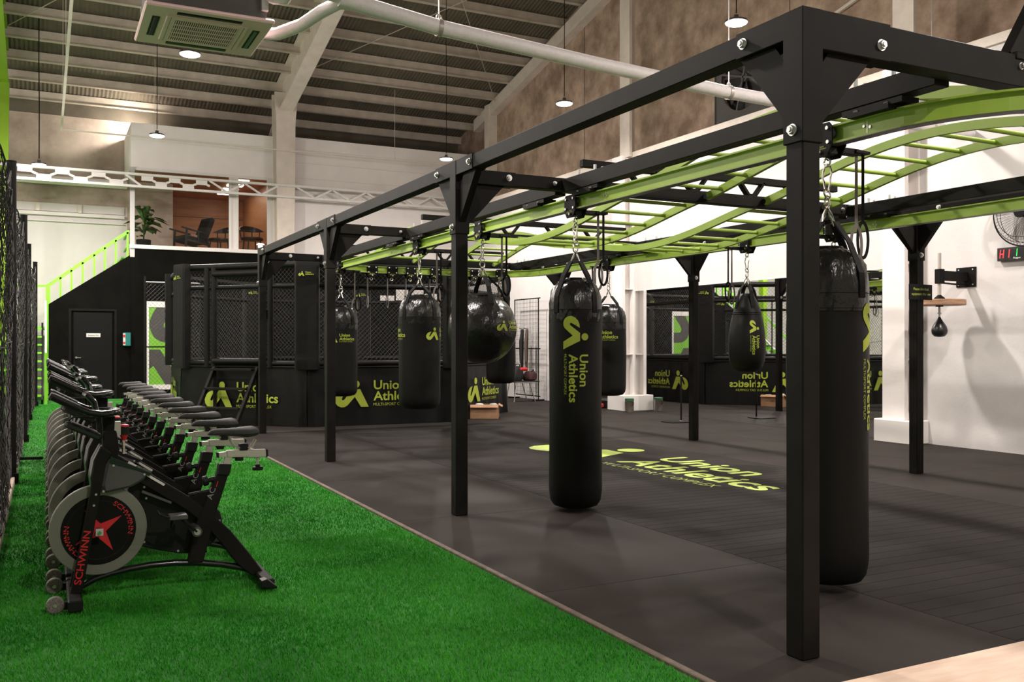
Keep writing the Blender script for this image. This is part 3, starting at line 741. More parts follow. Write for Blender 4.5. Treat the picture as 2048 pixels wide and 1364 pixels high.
def hanging(t, ztop, zring, rad, zatt, nst, a0, sw=0.045, chain=True):
    """carabiners, swivel and webbing from the trolley eye (zring) to the bag shoulder"""
    z = zring
    carabiner((0, 0, z - 0.055), 0.145, 0.056, 0.0065).build('carabiner', chrome, t, smooth=True)
    zb = zatt + 0.02
    k = 0; z -= 0.112
    while k < 1:
        MB().ring((0, 0, z - 0.028), 0.018, 0.0055, (1, 0, 0) if k % 2 else (0, 1, 0), 14, 6, 1.5).build('chain_link', chrome, t, smooth=True); z -= 0.045; k += 1
    MB().ring((0, 0, z - 0.03), 0.036, 0.006, (math.cos(a0), math.sin(a0), 0) if False else (0.45, -0.89, 0), 20, 6).build('swivel_ring', chrome, t, smooth=True)
    zr = z - 0.065
    for i in range(nst):
        a = a0 + 2 * PI * i / nst; ca, sa = math.cos(a), math.sin(a)
        ze = zr - 0.075
        q = min(0.055, rad * 0.3)
        MB().tube([(0.004 * ca, 0.004 * sa, zr + 0.012), (0.028 * ca, 0.028 * sa, zr - 0.03), (q * ca, q * sa, ze - 0.012), (0.016 * ca, 0.016 * sa, zr - 0.035)], 0.0045, 6, closed=True).build('snap_hook', chrome, t, smooth=True)
        pts = [(q * ca, q * sa, ze), (rad * 0.66 * ca, rad * 0.66 * sa, zatt + 0.045), (rad * 0.99 * ca, rad * 0.99 * sa, zatt - 0.12), (rad * 1.02 * ca, rad * 1.02 * sa, zatt - 0.19), (rad * 1.02 * ca, rad * 1.02 * sa, zatt - 0.25)]
        b = MB(); vs = []; fs = []
        for j, p in enumerate(pts):
            sd = Vector((-sa, ca, 0)) * sw / 2; nn = Vector((ca, sa, 0.3)).normalized() * 0.004
            P = Vector(p); vs += [P - sd - nn, P + sd - nn, P + sd + nn, P - sd + nn]
        for j in range(len(pts) - 1):
            for m in range(4): fs.append((j * 4 + m, j * 4 + (m + 1) % 4, j * 4 + 4 + (m + 1) % 4, j * 4 + 4 + m))
        fs += [(3, 2, 1, 0), tuple(len(vs) - 4 + m for m in range(4))]
        b.add(vs, fs).build('hanging_strap', webbing, t)
def cyl_bag(x, y, z0, z1, rad, label, seed, nst=4, a0=0.6, zring=2.26, logo=None, lean=0.0):
    t = thing('punching_bag', label, 'punching bag', (x, y, z0), 0, 'bags hanging from the lime monorail')
    H = z1 - z0
    prof = [(rad * 0.30, 0.0), (rad * 0.62, 0.004), (rad * 0.84, 0.02), (rad * 0.95, 0.055), (rad * 0.985, 0.10)]
    n = 22
    for i in range(n + 1):
        z = 0.14 + (H - 0.14 - 0.24) * i / n; prof.append((rad * (1.0 + 0.012 * math.sin(z * 5 + seed)), z))
    body = MB().lathe(prof, 48, fn=wrinkle(0.012, seed, H - 0.7, H - 0.24)).build('bag_body', vinyl, t, smooth=True)
    zc = H - 0.24
    prof = [(rad * 1.004, zc - 0.10), (rad * 1.008, zc - 0.06), (rad * 1.004, zc), (rad * 1.0, zc + 0.05), (rad * 0.97, zc + 0.10), (rad * 0.90, zc + 0.15), (rad * 0.80, zc + 0.19), (rad * 0.64, zc + 0.222), (rad * 0.44, zc + 0.238), (rad * 0.2, zc + 0.24)]
    MB().lathe(prof, 64, fn=wrinkle(0.06, seed + 3, zc - 0.02, zc + 0.15)).build('bag_shoulder', vinylshiny, t, smooth=True)
    st = MB()
    for dz in (-0.10, -0.085, -0.005): st.ring((0, 0, zc + dz), rad * 1.006, 0.0025, n=48, m=4)
    st.build('seam', matteblack, t)
    MB().lathe([(rad * 0.36, H - 0.012), (rad * 0.40, H + 0.004), (rad * 0.38, H + 0.012), (rad * 0.1, H + 0.012)], 24).build('top_lid', vinylshiny, t, smooth=True)
    hanging(t, H, zring - z0, rad, H - 0.02, nst, a0)
    for (kind, ang, zt, s) in (logo or []):
        rr = rad * 1.0155 + 0.0005
        if kind == 'down':
            fn = lambda u, v, ang=ang, zt=zt, s=s, rr=rr: (rr * math.cos(ang + (v - 0.13) * s / rr), rr * math.sin(ang + (v - 0.13) * s / rr), zt - z0 - u * s)
            decal('logo', logo2d(), limeprint, body, fn, 0.03, True)
        else:
            fn = lambda u, v, ang=ang, zt=zt, s=s, rr=rr: (rr * math.cos(ang + (u - 0.45) * s / rr), rr * math.sin(ang + (u - 0.45) * s / rr), zt - z0 + v * s)
            decal('logo', logo2d(), limeprint, body, fn, 0.04, False)
    return t
def facing(x, y, dpx=0.0): return math.atan2(-y, -x) + dpx   # angle of the side turned to the viewer
b1 = cyl_bag(RAILX0, 6.36, 0.02, 1.83, 0.210, 'tall black heavy bag in mid picture with vertical lime logo', 1, 4, facing(3.78, 6.36) + PI / 4, 2.27,
             [('down', facing(3.78, 6.36) + 0.0, 1.535, 0.75)])
b2 = cyl_bag(RAILX0, 3.70, 0.04, 1.83, 0.212, 'tall black heavy bag half hidden by the nearest rig post', 2, 4, facing(3.78, 3.7) + PI / 4 + 0.15, 2.27,
             [('down', facing(3.78, 3.7) + 1.42, 1.535, 0.75)])
b3 = cyl_bag(RAILX0, 9.80, 0.58, 1.86, 0.236, 'short black heavy bag between the second and third front posts', 3, 4, facing(3.78, 9.8) + PI / 4, 2.27,
             [('flat', facing(3.78, 9.8) + 1.28, 1.36, 0.52), ('flat', facing(3.78, 9.8) - 1.70, 1.36, 0.52)])
b4 = cyl_bag(RAILX0 + 0.03, 13.02, 0.56, 1.85, 0.240, 'short black heavy bag behind the third front post, before the cage', 4, 4, facing(3.8, 13.0) + PI / 4, 2.27,
             [('flat', facing(3.8, 13.0) + 0.02, 1.335, 0.47)])
b5 = cyl_bag(RAILX1, 10.80, 0.60, 1.85, 0.240, 'short black heavy bag on four straps beside the white column', 5, 4, facing(6.95, 10.8) + PI / 4, 2.27,
             [('flat', facing(6.95, 10.8) - 0.42, 1.355, 0.53)])
b6 = cyl_bag(6.52, 13.30, 0.68, 1.80, 0.235, 'short black heavy bag behind the wrecking ball bag', 6, 4, facing(6.5, 13.3), 2.27, [])

# wrecking ball bag
t = thing('wrecking_ball_bag', 'round black wrecking ball bag behind the second front post', 'punching bag', (RAILX0, 8.12, 1.13), 0, 'bags hanging from the lime monorail')
Rb = 0.335; prof = []
for i in range(25):
    a = -PI / 2 + 0.12 + (PI - 0.12 - 0.42) * i / 24; prof.append((Rb * math.cos(a), 0.335 + Rb * 1.02 * math.sin(a)))
body = MB().lathe(prof, 56, fn=wrinkle(0.022, 21, 0.30, 0.62)).build('bag_body', vinylshiny, t, smooth=True)
MB().lathe([(0.15, 0.632), (0.152, 0.655), (0.13, 0.672), (0.05, 0.678)], 40, fn=wrinkle(0.06, 5, 0.6, 0.66)).build('bag_collar', vinylshiny, t, smooth=True)
hanging(t, 0.68, 2.27 - 1.13, 0.26, 0.69, 4, facing(3.78, 8.1) + 0.35)
fa = facing(3.78, 8.12)
def ballfn(u, v):
    la = 0.02 + (v - 0.12) * 0.36 / Rb; lo = fa + 0.62 + (u - 0.2) * 0.36 / Rb; rr = Rb * 1.022
    return (rr * math.cos(la) * math.cos(lo), rr * math.cos(la) * math.sin(lo), 0.345 + rr * math.sin(la))
decal('logo', logo2d(), limeprint, body, ballfn, 0.05, False)

# teardrop bag
t = thing('teardrop_bag', 'black teardrop punching bag before the mirror with vertical lime logo', 'punching bag', (RAILX1, 7.98, 1.0), 0, 'bags hanging from the lime monorail')
prof = [(0.05, 0.0), (0.11, 0.012), (0.16, 0.05), (0.19, 0.12), (0.202, 0.22), (0.203, 0.32), (0.195, 0.43), (0.18, 0.54), (0.158, 0.64), (0.133, 0.73), (0.105, 0.80), (0.078, 0.85), (0.06, 0.872), (0.03, 0.875)]
fp = []
for (r0, z0), (r1, z1) in zip(prof[:-1], prof[1:]):
    for q in range(3): fp.append((r0 + (r1 - r0) * q / 3, z0 + (z1 - z0) * q / 3))
fp.append(prof[-1])
body = MB().lathe(fp, 44, fn=wrinkle(0.012, 8, 0.5, 0.85)).build('bag_body', vinyl, t, smooth=True)
MB().ring((0, 0, 0.66), 0.155, 0.003, n=36, m=4).ring((0, 0, 0.64), 0.160, 0.003, n=36, m=4).build('seam', matteblack, t)
hanging(t, 0.875, 2.27 - 1.0, 0.135, 0.86, 4, facing(6.95, 7.98) + 0.5)
fa = facing(6.95, 7.98)
def tdr(z):
    for (r0, z0), (r1, z1) in zip(prof[:-1], prof[1:]):
        if z0 <= z <= z1: return r0 + (r1 - r0) * (z - z0) / (z1 - z0)
    return 0.1
def tdfn(u, v):
    z = 0.575 - u * 0.42; rr = tdr(z) * 1.02 + 0.004; a = fa + 0.42 + (v - 0.13) * 0.42 / 0.2
    return (rr * math.cos(a), rr * math.sin(a), z)
decal('logo', logo2d(), limeprint, body, tdfn, 0.04, True)
# ------------------------------------------------------------------ spin bikes
BX = 0.55
def sh(pts): return [(x - BX, z) for x, z in pts]
def bp(x, y, z): return (x - BX, y, z)
def make_bike(raise_bar, near):
    t = thing('spin_bike', 'x', 'exercise bike', (BX, 5.2, 0))
    # feet
    ff = MB().span(bp(0.10, -0.24, 0.022), bp(0.165, 0.24, 0.066)).build('front_foot', rigblack, t, bevel=0.008)
    for s in (-1, 1):
        MB().span(bp(0.05, s * 0.20 - 0.014, 0.022), bp(0.12, s * 0.20 + 0.014, 0.058)).build('wheel_bracket', plasticblack, ff)
        w = MB().cyl(bp(0.045, s * 0.20 - 0.018, 0.047), bp(0.045, s * 0.20 + 0.018, 0.047), 0.041, n=22).build('transport_wheel', wheelgrit, ff, bevel=0.004)
        MB().cyl(bp(0.045, s * 0.20 - 0.022, 0.047), bp(0.045, s * 0.20 + 0.022, 0.047), 0.009, n=10).build('wheel_axle', zinc, ff)
        MB().span(bp(0.10, s * 0.24 - 0.03, 0.018), bp(0.166, s * 0.24 + 0.03, 0.072)).build('end_cap', plasticblack, ff, bevel=0.006)
        MB().cyl(bp(0.135, s * 0.2, 0.0), bp(0.135, s * 0.2, 0.024), 0.02, n=12).build('leveller', plasticblack, ff)
    rf = MB().span(bp(1.035, -0.23, 0.020), bp(1.10, 0.23, 0.062)).build('rear_foot', rigblack, t, bevel=0.008)
    for s in (-1, 1):
        MB().xz(sh([(1.02, 0.03), (1.02, 0.064), (1.055, 0.072), (1.105, 0.03), (1.105, 0.014)]), s * 0.23 - 0.035, s * 0.23 + 0.035).build('end_cap', plasticblack, rf, bevel=0.004)
        MB().cyl(bp(1.065, s * 0.2, 0.0), bp(1.065, s * 0.2, 0.022), 0.022, n=12).build('leveller', plasticblack, rf)
    # fork: two legs straddling the flywheel
    for s in (-1, 1):
        fk = MB().xz(sh([(0.113, 0.062), (0.168, 0.062), (0.282, 0.72), (0.305, 0.76), (0.255, 0.80), (0.225, 0.73), (0.205, 0.57)]), s * 0.072 - 0.014, s * 0.072 + 0.014).build('fork_leg', rigblack, t, bevel=0.004)
        for (x, z) in ((0.232, 0.555), (0.222, 0.50)):
            MB().cyl(bp(x, s * 0.086, z), bp(x, s * 0.090, z), 0.006, n=8).build('rivet', zinc, fk)
        # glossy brow in front of the head tube
        MB().tube([bp(0.225, s * 0.06, 0.56), bp(0.222, s * 0.062, 0.64), bp(0.235, s * 0.06, 0.72), bp(0.262, s * 0.05, 0.79)], [0.016, 0.022, 0.022, 0.014], 8).build('fork_cowl', glossblack, t, smooth=True)
        if s < 0 and near:
            ang = math.atan2(0.66, 0.114); c, sn = math.cos(ang), math.sin(ang)
            decal('lettering', [fit_text('SCHWINN', 0, 0, 0.27, 0.034, 0.02)], redprint, fk, lambda u, v: (0.163 - BX + u * c - v * sn, -0.0875, 0.105 + u * sn + v * c))
    # flywheel
    fy = MB().cyl(bp(0.248, -0.020, 0.362), bp(0.248, 0.020, 0.362), 0.232, n=48).build('flywheel', flygrey, t, bevel=0.004)
    MB().cyl(bp(0.248, -0.0225, 0.362), bp(0.248, 0.0225, 0.362), 0.178, n=48).build('flywheel_disc', matteblack, fy)
    MB().ring(bp(0.248, -0.0222, 0.362), 0.150, 0.003, (0, 1, 0), 40, 4).build('disc_groove', plasticblack, fy)
    MB().cyl(bp(0.248, -0.085, 0.362), bp(0.248, 0.085, 0.362), 0.016, n=14).build('axle', shellgrey, fy)
    MB().span(bp(0.230, -0.094, 0.344), bp(0.266, -0.086, 0.380)).build('axle_plate', palegrey, fy, bevel=0.002)
    MB().cyl(bp(0.248, -0.104, 0.362), bp(0.248, -0.092, 0.362), 0.009, n=8).build('axle_nut', chrome, fy)
    if near:
        star = []
        for k in range(8):
            a = 0.55 + 2 * PI * k / 8; r = 0.128 if k % 2 == 0 else 0.034
            star.append((r * math.cos(a), r * math.sin(a)))
        decal('star', [(star, [tuple(f) for f in tri_poly(star)])], redprint, fy, lambda u, v: (0.248 - BX + u, -0.0236, 0.362 + v))
        for base in (math.radians(62), math.radians(242)):
            def arcfn(u, v, base=base):
                r = 0.150 + v; a = base - u / 0.155
                return (0.248 - BX + r * math.cos(a), -0.0236, 0.362 + r * math.sin(a))
            decal('lettering', [fit_text('SCHWINN', 0, -0.010, 0.20, 0.024, 0.016)], redprint, fy, arcfn)
    # sweat guard shell over the flywheel
    MB().xz(sh([(0.285, 0.712), (0.30, 0.735), (0.475, 0.650), (0.470, 0.618), (0.445, 0.600), (0.398, 0.575), (0.27, 0.552), (0.262, 0.60)]), -0.062, 0.062).build('sweat_guard', shellgrey, t, bevel=0.012)
    MB().xz(sh([(0.295, 0.72), (0.302, 0.742), (0.50, 0.642), (0.482, 0.628), (0.47, 0.648), (0.30, 0.705)]), -0.066, 0.066).build('guard_rim', glossblack, t)
    for (x, z) in ((0.315, 0.694), (0.463, 0.640), (0.268, 0.565)):
        MB().cyl(bp(x, -0.062, z), bp(x, -0.068, z), 0.006, n=8).build('rivet', zinc, t)
    # main beam, seat tube, rear leg
    mb = MB().xz(sh([(0.295, 0.745), (0.33, 0.748), (0.48, 0.645), (0.689, 0.500), (0.818, 0.388), (0.906, 0.298), (1.005, 0.168), (1.085, 0.05), (1.02, 0.04), (0.942, 0.112), (0.862, 0.224), (0.775, 0.340), (0.672, 0.432), (0.472, 0.572), (0.30, 0.69)]), -0.028, 0.028).build('main_beam', rigblack, t, bevel=0.005)
    d = Vector((0.689 - 0.40, 0, 0.500 - 0.70)).normalized()
    for (q0, q1, mt, wd) in ((0.045, 0.20, whiteprint, 0.012), (0.028, 0.042, orangeprint, 0.016), (-0.02, 0.024, whiteprint, 0.030)):
        p0 = Vector(bp(0.40, -0.0295, 0.686)) + d * q0; p1 = Vector(bp(0.40, -0.0295, 0.686)) + d * q1
        MB().bar(p0, p1, 0.0016, wd).build('sticker', mt, mb)
    MB().xz(sh([(0.850, 0.652), (0.905, 0.645), (0.828, 0.40), (0.760, 0.14), (0.684, 0.146), (0.725, 0.355)]), -0.03, 0.03).build('seat_tube', rigblack, t, bevel=0.005)
    MB().xz(sh([(0.846, 0.668), (0.910, 0.661), (0.896, 0.600), (0.836, 0.610)]), -0.038, 0.038).build('seat_tube_collar', plasticblack, t, bevel=0.004)
    MB().xz(sh([(0.685, 0.497), (0.70, 0.512), (0.835, 0.528), (0.818, 0.40), (0.80, 0.37)]), -0.020, 0.020).build('gusset_plate', matteblack, t)
    MB().cyl(bp(0.690, 0, 0.506), bp(0.828, 0, 0.524), 0.011, n=10).build('gusset_bar', rigblack, t)
    MB().cyl(bp(0.775, 0.0, 0.575), bp(0.858, 0.0, 0.592), 0.013, n=10).cyl(bp(0.806, 0, 0.580), bp(0.820, 0, 0.583), 0.0165, n=10).build('adjust_pin', plasticblack, t)
    MB().cyl(bp(0.762, 0.0, 0.573), bp(0.790, 0.0, 0.579), 0.028, n=14).build('adjust_knob', plasticblack, t, bevel=0.005)
    if near:
        MB().bar(bp(0.838, -0.0305, 0.575), bp(0.828, -0.0305, 0.545), 0.0015, 0.004).build('height_mark', redprint, t)
        decal('lettering', [fit_text('AC', 0, 0, 0.065, 0.030, 0.006)], greyprint, t, lambda u, v: (0.805 - BX + u * 0.34 - v * 0.94, -0.0312, 0.475 + u * 0.94 + v * 0.34))
    # chain guard and cranks
    cg = [(0.39, 0.558), (0.463, 0.615), (0.596, 0.50), (0.732, 0.405), (0.815, 0.425), (0.858, 0.40), (0.872, 0.345), (0.860, 0.28), (0.818, 0.228), (0.74, 0.178), (0.646, 0.190), (0.546, 0.216), (0.455, 0.247), (0.398, 0.296)]
    gd = MB().xz(sh(cg), 0.030, 0.085).build('chain_guard', plasticblack, t, bevel=0.006)
    MB().bar(bp(0.455, -0.0, 0.545), bp(0.60, -0.0, 0.475), 0.05, 0.012).build('guard_strut', shellgrey, t)
    for (x, z) in ((0.47, 0.56), (0.48, 0.50), (0.47, 0.27), (0.64, 0.205), (0.855, 0.35)):
        MB().cyl(bp(x, 0.032, z), bp(x, 0.026, z), 0.006, n=8).build('rivet', zinc, gd)
    MB().cyl(bp(0.719, -0.11, 0.325), bp(0.719, 0.12, 0.325), 0.026, n=16).build('bottom_bracket', shellgrey, t)
    for s, (px, pz) in ((-1, (0.615, 0.425)), (1, (0.823, 0.225))):
        ck = MB().bar(bp(0.719, s * 0.105, 0.325), bp(px, s * 0.105, pz), 0.014, 0.028, up=(0, 1, 0)).build('crank_arm', rigblack, t, bevel=0.003)
        MB().cyl(bp(0.719, s * 0.098, 0.325), bp(0.719, s * 0.118, 0.325), 0.017, n=12).build('crank_bolt', zinc, ck)
        pd = MB().span(bp(px - 0.045, s * 0.165 - 0.045, pz - 0.012), bp(px + 0.045, s * 0.165 + 0.045, pz + 0.012)).build('pedal', shellgrey, ck, bevel=0.004)
        MB().cyl(bp(px, s * 0.10, pz), bp(px, s * 0.20, pz), 0.008, n=8).build('pedal_axle', zinc, ck)
        MB().tube([bp(px - 0.04, s * 0.125, pz), bp(px - 0.09, s * 0.14, pz + 0.02), bp(px - 0.10, s * 0.165, pz + 0.035), bp(px - 0.09, s * 0.19, pz + 0.02), bp(px - 0.04, s * 0.205, pz)], 0.006, 6).build('toe_cage', plasticblack, ck)
        MB().tube([bp(px - 0.02, s * 0.125, pz), bp(px - 0.03, s * 0.14, pz - 0.055), bp(px - 0.02, s * 0.165, pz - 0.07), bp(px - 0.02, s * 0.2, pz - 0.03)], 0.006, 6).build('toe_strap', webbing, ck)
    # arched lower bar
    for s in (-0.0,):
        MB().tube([bp(0.16, s, 0.075), bp(0.23, s, 0.108), bp(0.302, s, 0.127), bp(0.40, s, 0.142), bp(0.50, s, 0.150), bp(0.62, s, 0.149), bp(0.75, s, 0.136), bp(0.862, s, 0.115), bp(0.96, s, 0.088), bp(1.04, s, 0.060)], 0.018, 10).build('lower_bar', glossblack, t, smooth=True)
    # head tube and handlebar post
    MB().xz(sh([(0.262, 0.70), (0.325, 0.70), (0.345, 0.765), (0.340, 0.815), (0.330, 0.87), (0.268, 0.87)]), -0.036, 0.036).build('head_tube', rigblack, t, bevel=0.005)
    h = raise_bar
    MB().xz(sh([(0.272, 0.80), (0.318, 0.80), (0.325, 0.945 + h), (0.262, 0.945 + h)]), -0.028, 0.028).build('bar_post', matteblack if near else satin, t, bevel=0.004)
    MB().span(bp(0.315, -0.024, 0.845 + h), bp(0.352, 0.024, 0.915 + h)).build('post_plate', satin, t)
    kn = MB().cyl(bp(0.366, 0, 0.745), bp(0.367, 0, 0.842), 0.008, n=8).build('resistance_rod', chrome, t)
    MB().lathe([(0.008, 0.815), (0.022, 0.845)], 16, (0.369 - BX, 0, 0)).build('knob_cone', redprint, kn, smooth=True)
    MB().cyl(bp(0.369, 0, 0.845), bp(0.370, 0, 0.888), 0.024, n=18).build('resistance_knob', plasticblack, kn)
    MB().lathe([(0.024, 0.888), (0.022, 0.897), (0.008, 0.90)], 18, (0.370 - BX, 0, 0)).build('knob_cap', redprint, kn, smooth=True)
    # console
    rot = Matrix.Rotation(math.radians(26), 3, 'Y')
    cs = MB().box(bp(0.175, -0.005, 0.875 + h * 0.6), (0.185, 0.115, 0.034), rot).build('console', glossblack, t, bevel=0.010)
    MB().box(bp(0.183, -0.005, 0.893 + h * 0.6), (0.13, 0.085, 0.004), rot).build('console_screen', shellgrey, cs)
    MB().tube([bp(0.10, 0.01, 0.92 + h * 0.6), bp(0.13, 0.0, 0.945 + h), bp(0.22, 0.0, 0.938 + h), bp(0.26, 0.0, 0.95 + h)], 0.005, 6).build('console_cable', plasticblack, t)
    # handlebar: two forward bars joined by a rear loop, and a raised centre hoop
    Wd = 0.15
    pts = [bp(0.045, -Wd - 0.03, 1.055 + h), bp(0.10, -Wd - 0.025, 1.025 + h), bp(0.15, -Wd - 0.015, 0.998 + h), bp(0.20, -Wd, 0.975 + h), bp(0.25, -Wd + 0.005, 0.966 + h), bp(0.30, -Wd + 0.03, 0.966 + h)]
    for i in range(9):
        a = -PI / 2 + PI * i / 8; pts.append(bp(0.30 + 0.045 * math.cos(a), 0.10 * math.sin(a), 0.968 + h))
    pts += [bp(x, -y, z) for (x, y, z) in [(0.30, -Wd + 0.03, 0.966 + h), (0.25, -Wd + 0.005, 0.966 + h), (0.20, -Wd, 0.975 + h), (0.15, -Wd - 0.015, 0.998 + h), (0.10, -Wd - 0.025, 1.025 + h), (0.045, -Wd - 0.03, 1.055 + h)]]
    hb = MB().tube(pts, 0.017, 10).build('handlebar', glossblack, t, smooth=True)
    for s in (-1, 1):
        MB().tube([bp(0.032, s * (Wd + 0.032), 1.062 + h), bp(0.10, s * (Wd + 0.025), 1.025 + h), bp(0.15, s * (Wd + 0.015), 0.998 + h)], 0.0195, 10).build('grip', plasticblack, hb, smooth=True)
        MB().cyl(bp(0.022, s * (Wd + 0.033), 1.067 + h), bp(0.034, s * (Wd + 0.032), 1.061 + h), 0.019, n=12).build('bar_end', glossblack, hb)
    MB().tube([bp(0.235, -0.055, 0.965 + h), bp(0.225, -0.055, 1.02 + h), bp(0.195, -0.045, 1.055 + h), bp(0.185, 0.0, 1.06 + h), bp(0.195, 0.045, 1.055 + h), bp(0.225, 0.055, 1.02 + h), bp(0.235, 0.055, 0.965 + h)], 0.015, 8).build('centre_hoop', glossblack, hb, smooth=True)
    MB().cyl(bp(0.24, -Wd, 0.966 + h), bp(0.24, Wd, 0.966 + h), 0.016, n=10).build('cross_bar', glossblack, hb, smooth=True)
    # saddle assembly
    MB().xz(sh([(0.878, 0.70), (0.914, 0.70), (0.893, 0.62), (0.857, 0.62)]), -0.017, 0.017).build('seat_post', satin, t)
    sl = MB().xz(sh([(0.884, 0.736), (1.098, 0.732), (1.100, 0.690), (1.01, 0.690), (0.998, 0.694), (0.890, 0.698)]), -0.02, 0.02).build('seat_slider', satin, t, bevel=0.003)
    MB().xz(sh([(0.842, 0.726), (0.890, 0.729), (0.893, 0.702), (0.845, 0.702)]), -0.016, 0.016).build('slider_end', satin, sl)
    MB().xz(sh([(0.834, 0.728), (0.844, 0.728), (0.846, 0.700), (0.836, 0.700)]), -0.018, 0.018).build('slider_cap', plasticblack, sl)
    MB().xz(sh([(1.096, 0.735), (1.108, 0.728), (1.108, 0.694), (1.098, 0.687)]), -0.021, 0.021).build('slider_cap', plasticblack, sl)
    MB().cyl(bp(0.955, 0, 0.695), bp(0.955, 0, 0.676), 0.022, n=14).build('slider_knob', plasticblack, sl)
    MB().cyl(bp(1.055, 0, 0.69), bp(1.055, 0, 0.635), 0.008, n=8).build('clamp_stem', satin, sl)
    MB().cyl(bp(1.055, 0, 0.637), bp(1.055, 0, 0.618), 0.030, n=16).cyl(bp(1.055, 0, 0.650), bp(1.055, 0, 0.637), 0.014, n=12).build('clamp_knob', plasticblack, sl, bevel=0.003)
    for s in (-1, 1):
        MB().tube([bp(0.90, s * 0.022, 0.815), bp(0.915, s * 0.022, 0.775), bp(0.935, s * 0.022, 0.752), bp(0.98, s * 0.022, 0.745), bp(1.02, s * 0.03, 0.752), bp(1.04, s * 0.034, 0.79)], 0.005, 6).build('saddle_rail', satin, t)
    MB().span(bp(0.955, -0.03, 0.735), bp(1.0, 0.03, 0.77)).build('saddle_clamp', plasticblack, t, bevel=0.004)
    # saddle: shaped pad, narrow nose, wide rear
    secs = [(0.788, 0.012, 0.832, 0.822), (0.80, 0.022, 0.848, 0.815), (0.83, 0.026, 0.856, 0.812), (0.87, 0.030, 0.857, 0.808), (0.91, 0.040, 0.857, 0.805), (0.95, 0.060, 0.860, 0.798), (0.99, 0.080, 0.864, 0.792), (1.02, 0.084, 0.866, 0.795), (1.045, 0.072, 0.858, 0.805), (1.056, 0.045, 0.842, 0.822)]
    vs = []; fs = []; nn = 12
    for (x, w, zt, zb) in secs:
        for k in range(nn):
            a = 2 * PI * k / nn; cx, sz = math.cos(a), math.sin(a)
            zz = (zt - zb) / 2
            vs.append(bp(x, w * (abs(cx) ** 0.8) * (1 if cx > 0 else -1), (zt + zb) / 2 + zz * sz * (1.0 if sz > 0 else (0.9 - 0.4 * (1 - abs(cx))))))
    for i in range(len(secs) - 1):
        for k in range(nn): fs.append((i * nn + k, i * nn + (k + 1) % nn, (i + 1) * nn + (k + 1) % nn, (i + 1) * nn + k))
    fs += [tuple(range(nn - 1, -1, -1)), tuple((len(secs) - 1) * nn + k for k in range(nn))]
    MB().add(vs, fs).build('saddle', rubber, t, smooth=True)
    return t
bike_near = make_bike(0.0, True)
bike_rest = make_bike(0.065, True)
for i in range(12):
    y = 5.22 + 0.617 * i
    if i == 0: o = bike_near
    elif i == 1: o = bike_rest
    else: o = copy_tree(bike_rest)
    o.location = (BX, y, 0.0)
    if i > 1:
        dz = random.Random(70 + i).uniform(-0.035, 0.03)
        for c in kids(o):
            if c.name.split('.')[0] in ('handlebar', 'console', 'console_cable', 'post_plate'): c.location.z += dz
    tag(o, ('black spin bike with grey flywheel nearest the viewer, red star on its disc' if i == 0 else 'black spin bike on the turf, %s from the near end of the row' % ORD[i]), 'exercise bike', 'row of spin bikes on the turf')
# ------------------------------------------------------------------ octagonal fight cage
CX, CY, CL, CROT = 5.062, 17.372, 2.44, -math.radians(2.8)
CR = CL / (2 * math.sin(PI / 8))
cage = thing('fight_cage', 'black octagonal fight cage on a raised skirted platform with lime logos', 'fight cage', (CX, CY, 0), CROT)
V8 = []
for k in range(8):
    a = -PI / 2 - PI / 8 + k * PI / 4          # vertex 0 = left end of the facet turned to the viewer
    V8.append(Vector((CR * math.cos(a), CR * math.sin(a), 0)))
ZP, ZF = 0.93, 2.58
MB().xy([(v.x * 0.985, v.y * 0.985) for v in V8], 0.0, 0.905).build('platform', canvas, cage)
def facet(k):
    p, q = V8[k], V8[(k + 1) % 8]; ex = (q - p).normalized(); no = Vector((ex.y, -ex.x, 0))
    return p, q, ex, no
def wires(p, ex, L, z0, z1, step=0.075, r=0.0022, clip=None):
    b = MB(); H = z1 - z0; up = Vector((0, 0, 1))
    for sgn in (1, -1):
        c = -H
        while c < L:
            # line u = c + v (sgn 1) or u = c + H - v
            v0 = max(0.0, -c); v1 = min(H, L - c)
            if v1 - v0 > 0.02:
                f = (lambda v: c + v) if sgn > 0 else (lambda v: c + v)
                if sgn > 0: A = p + ex * (c + v0) + up * (z0 + v0); B = p + ex * (c + v1) + up * (z0 + v1)
                else: A = p + ex * (c + v0) + up * (z1 - v0); B = p + ex * (c + v1) + up * (z1 - v1)
                b.cyl(A, B, r, n=3, cap=False)
            c += step
    return b
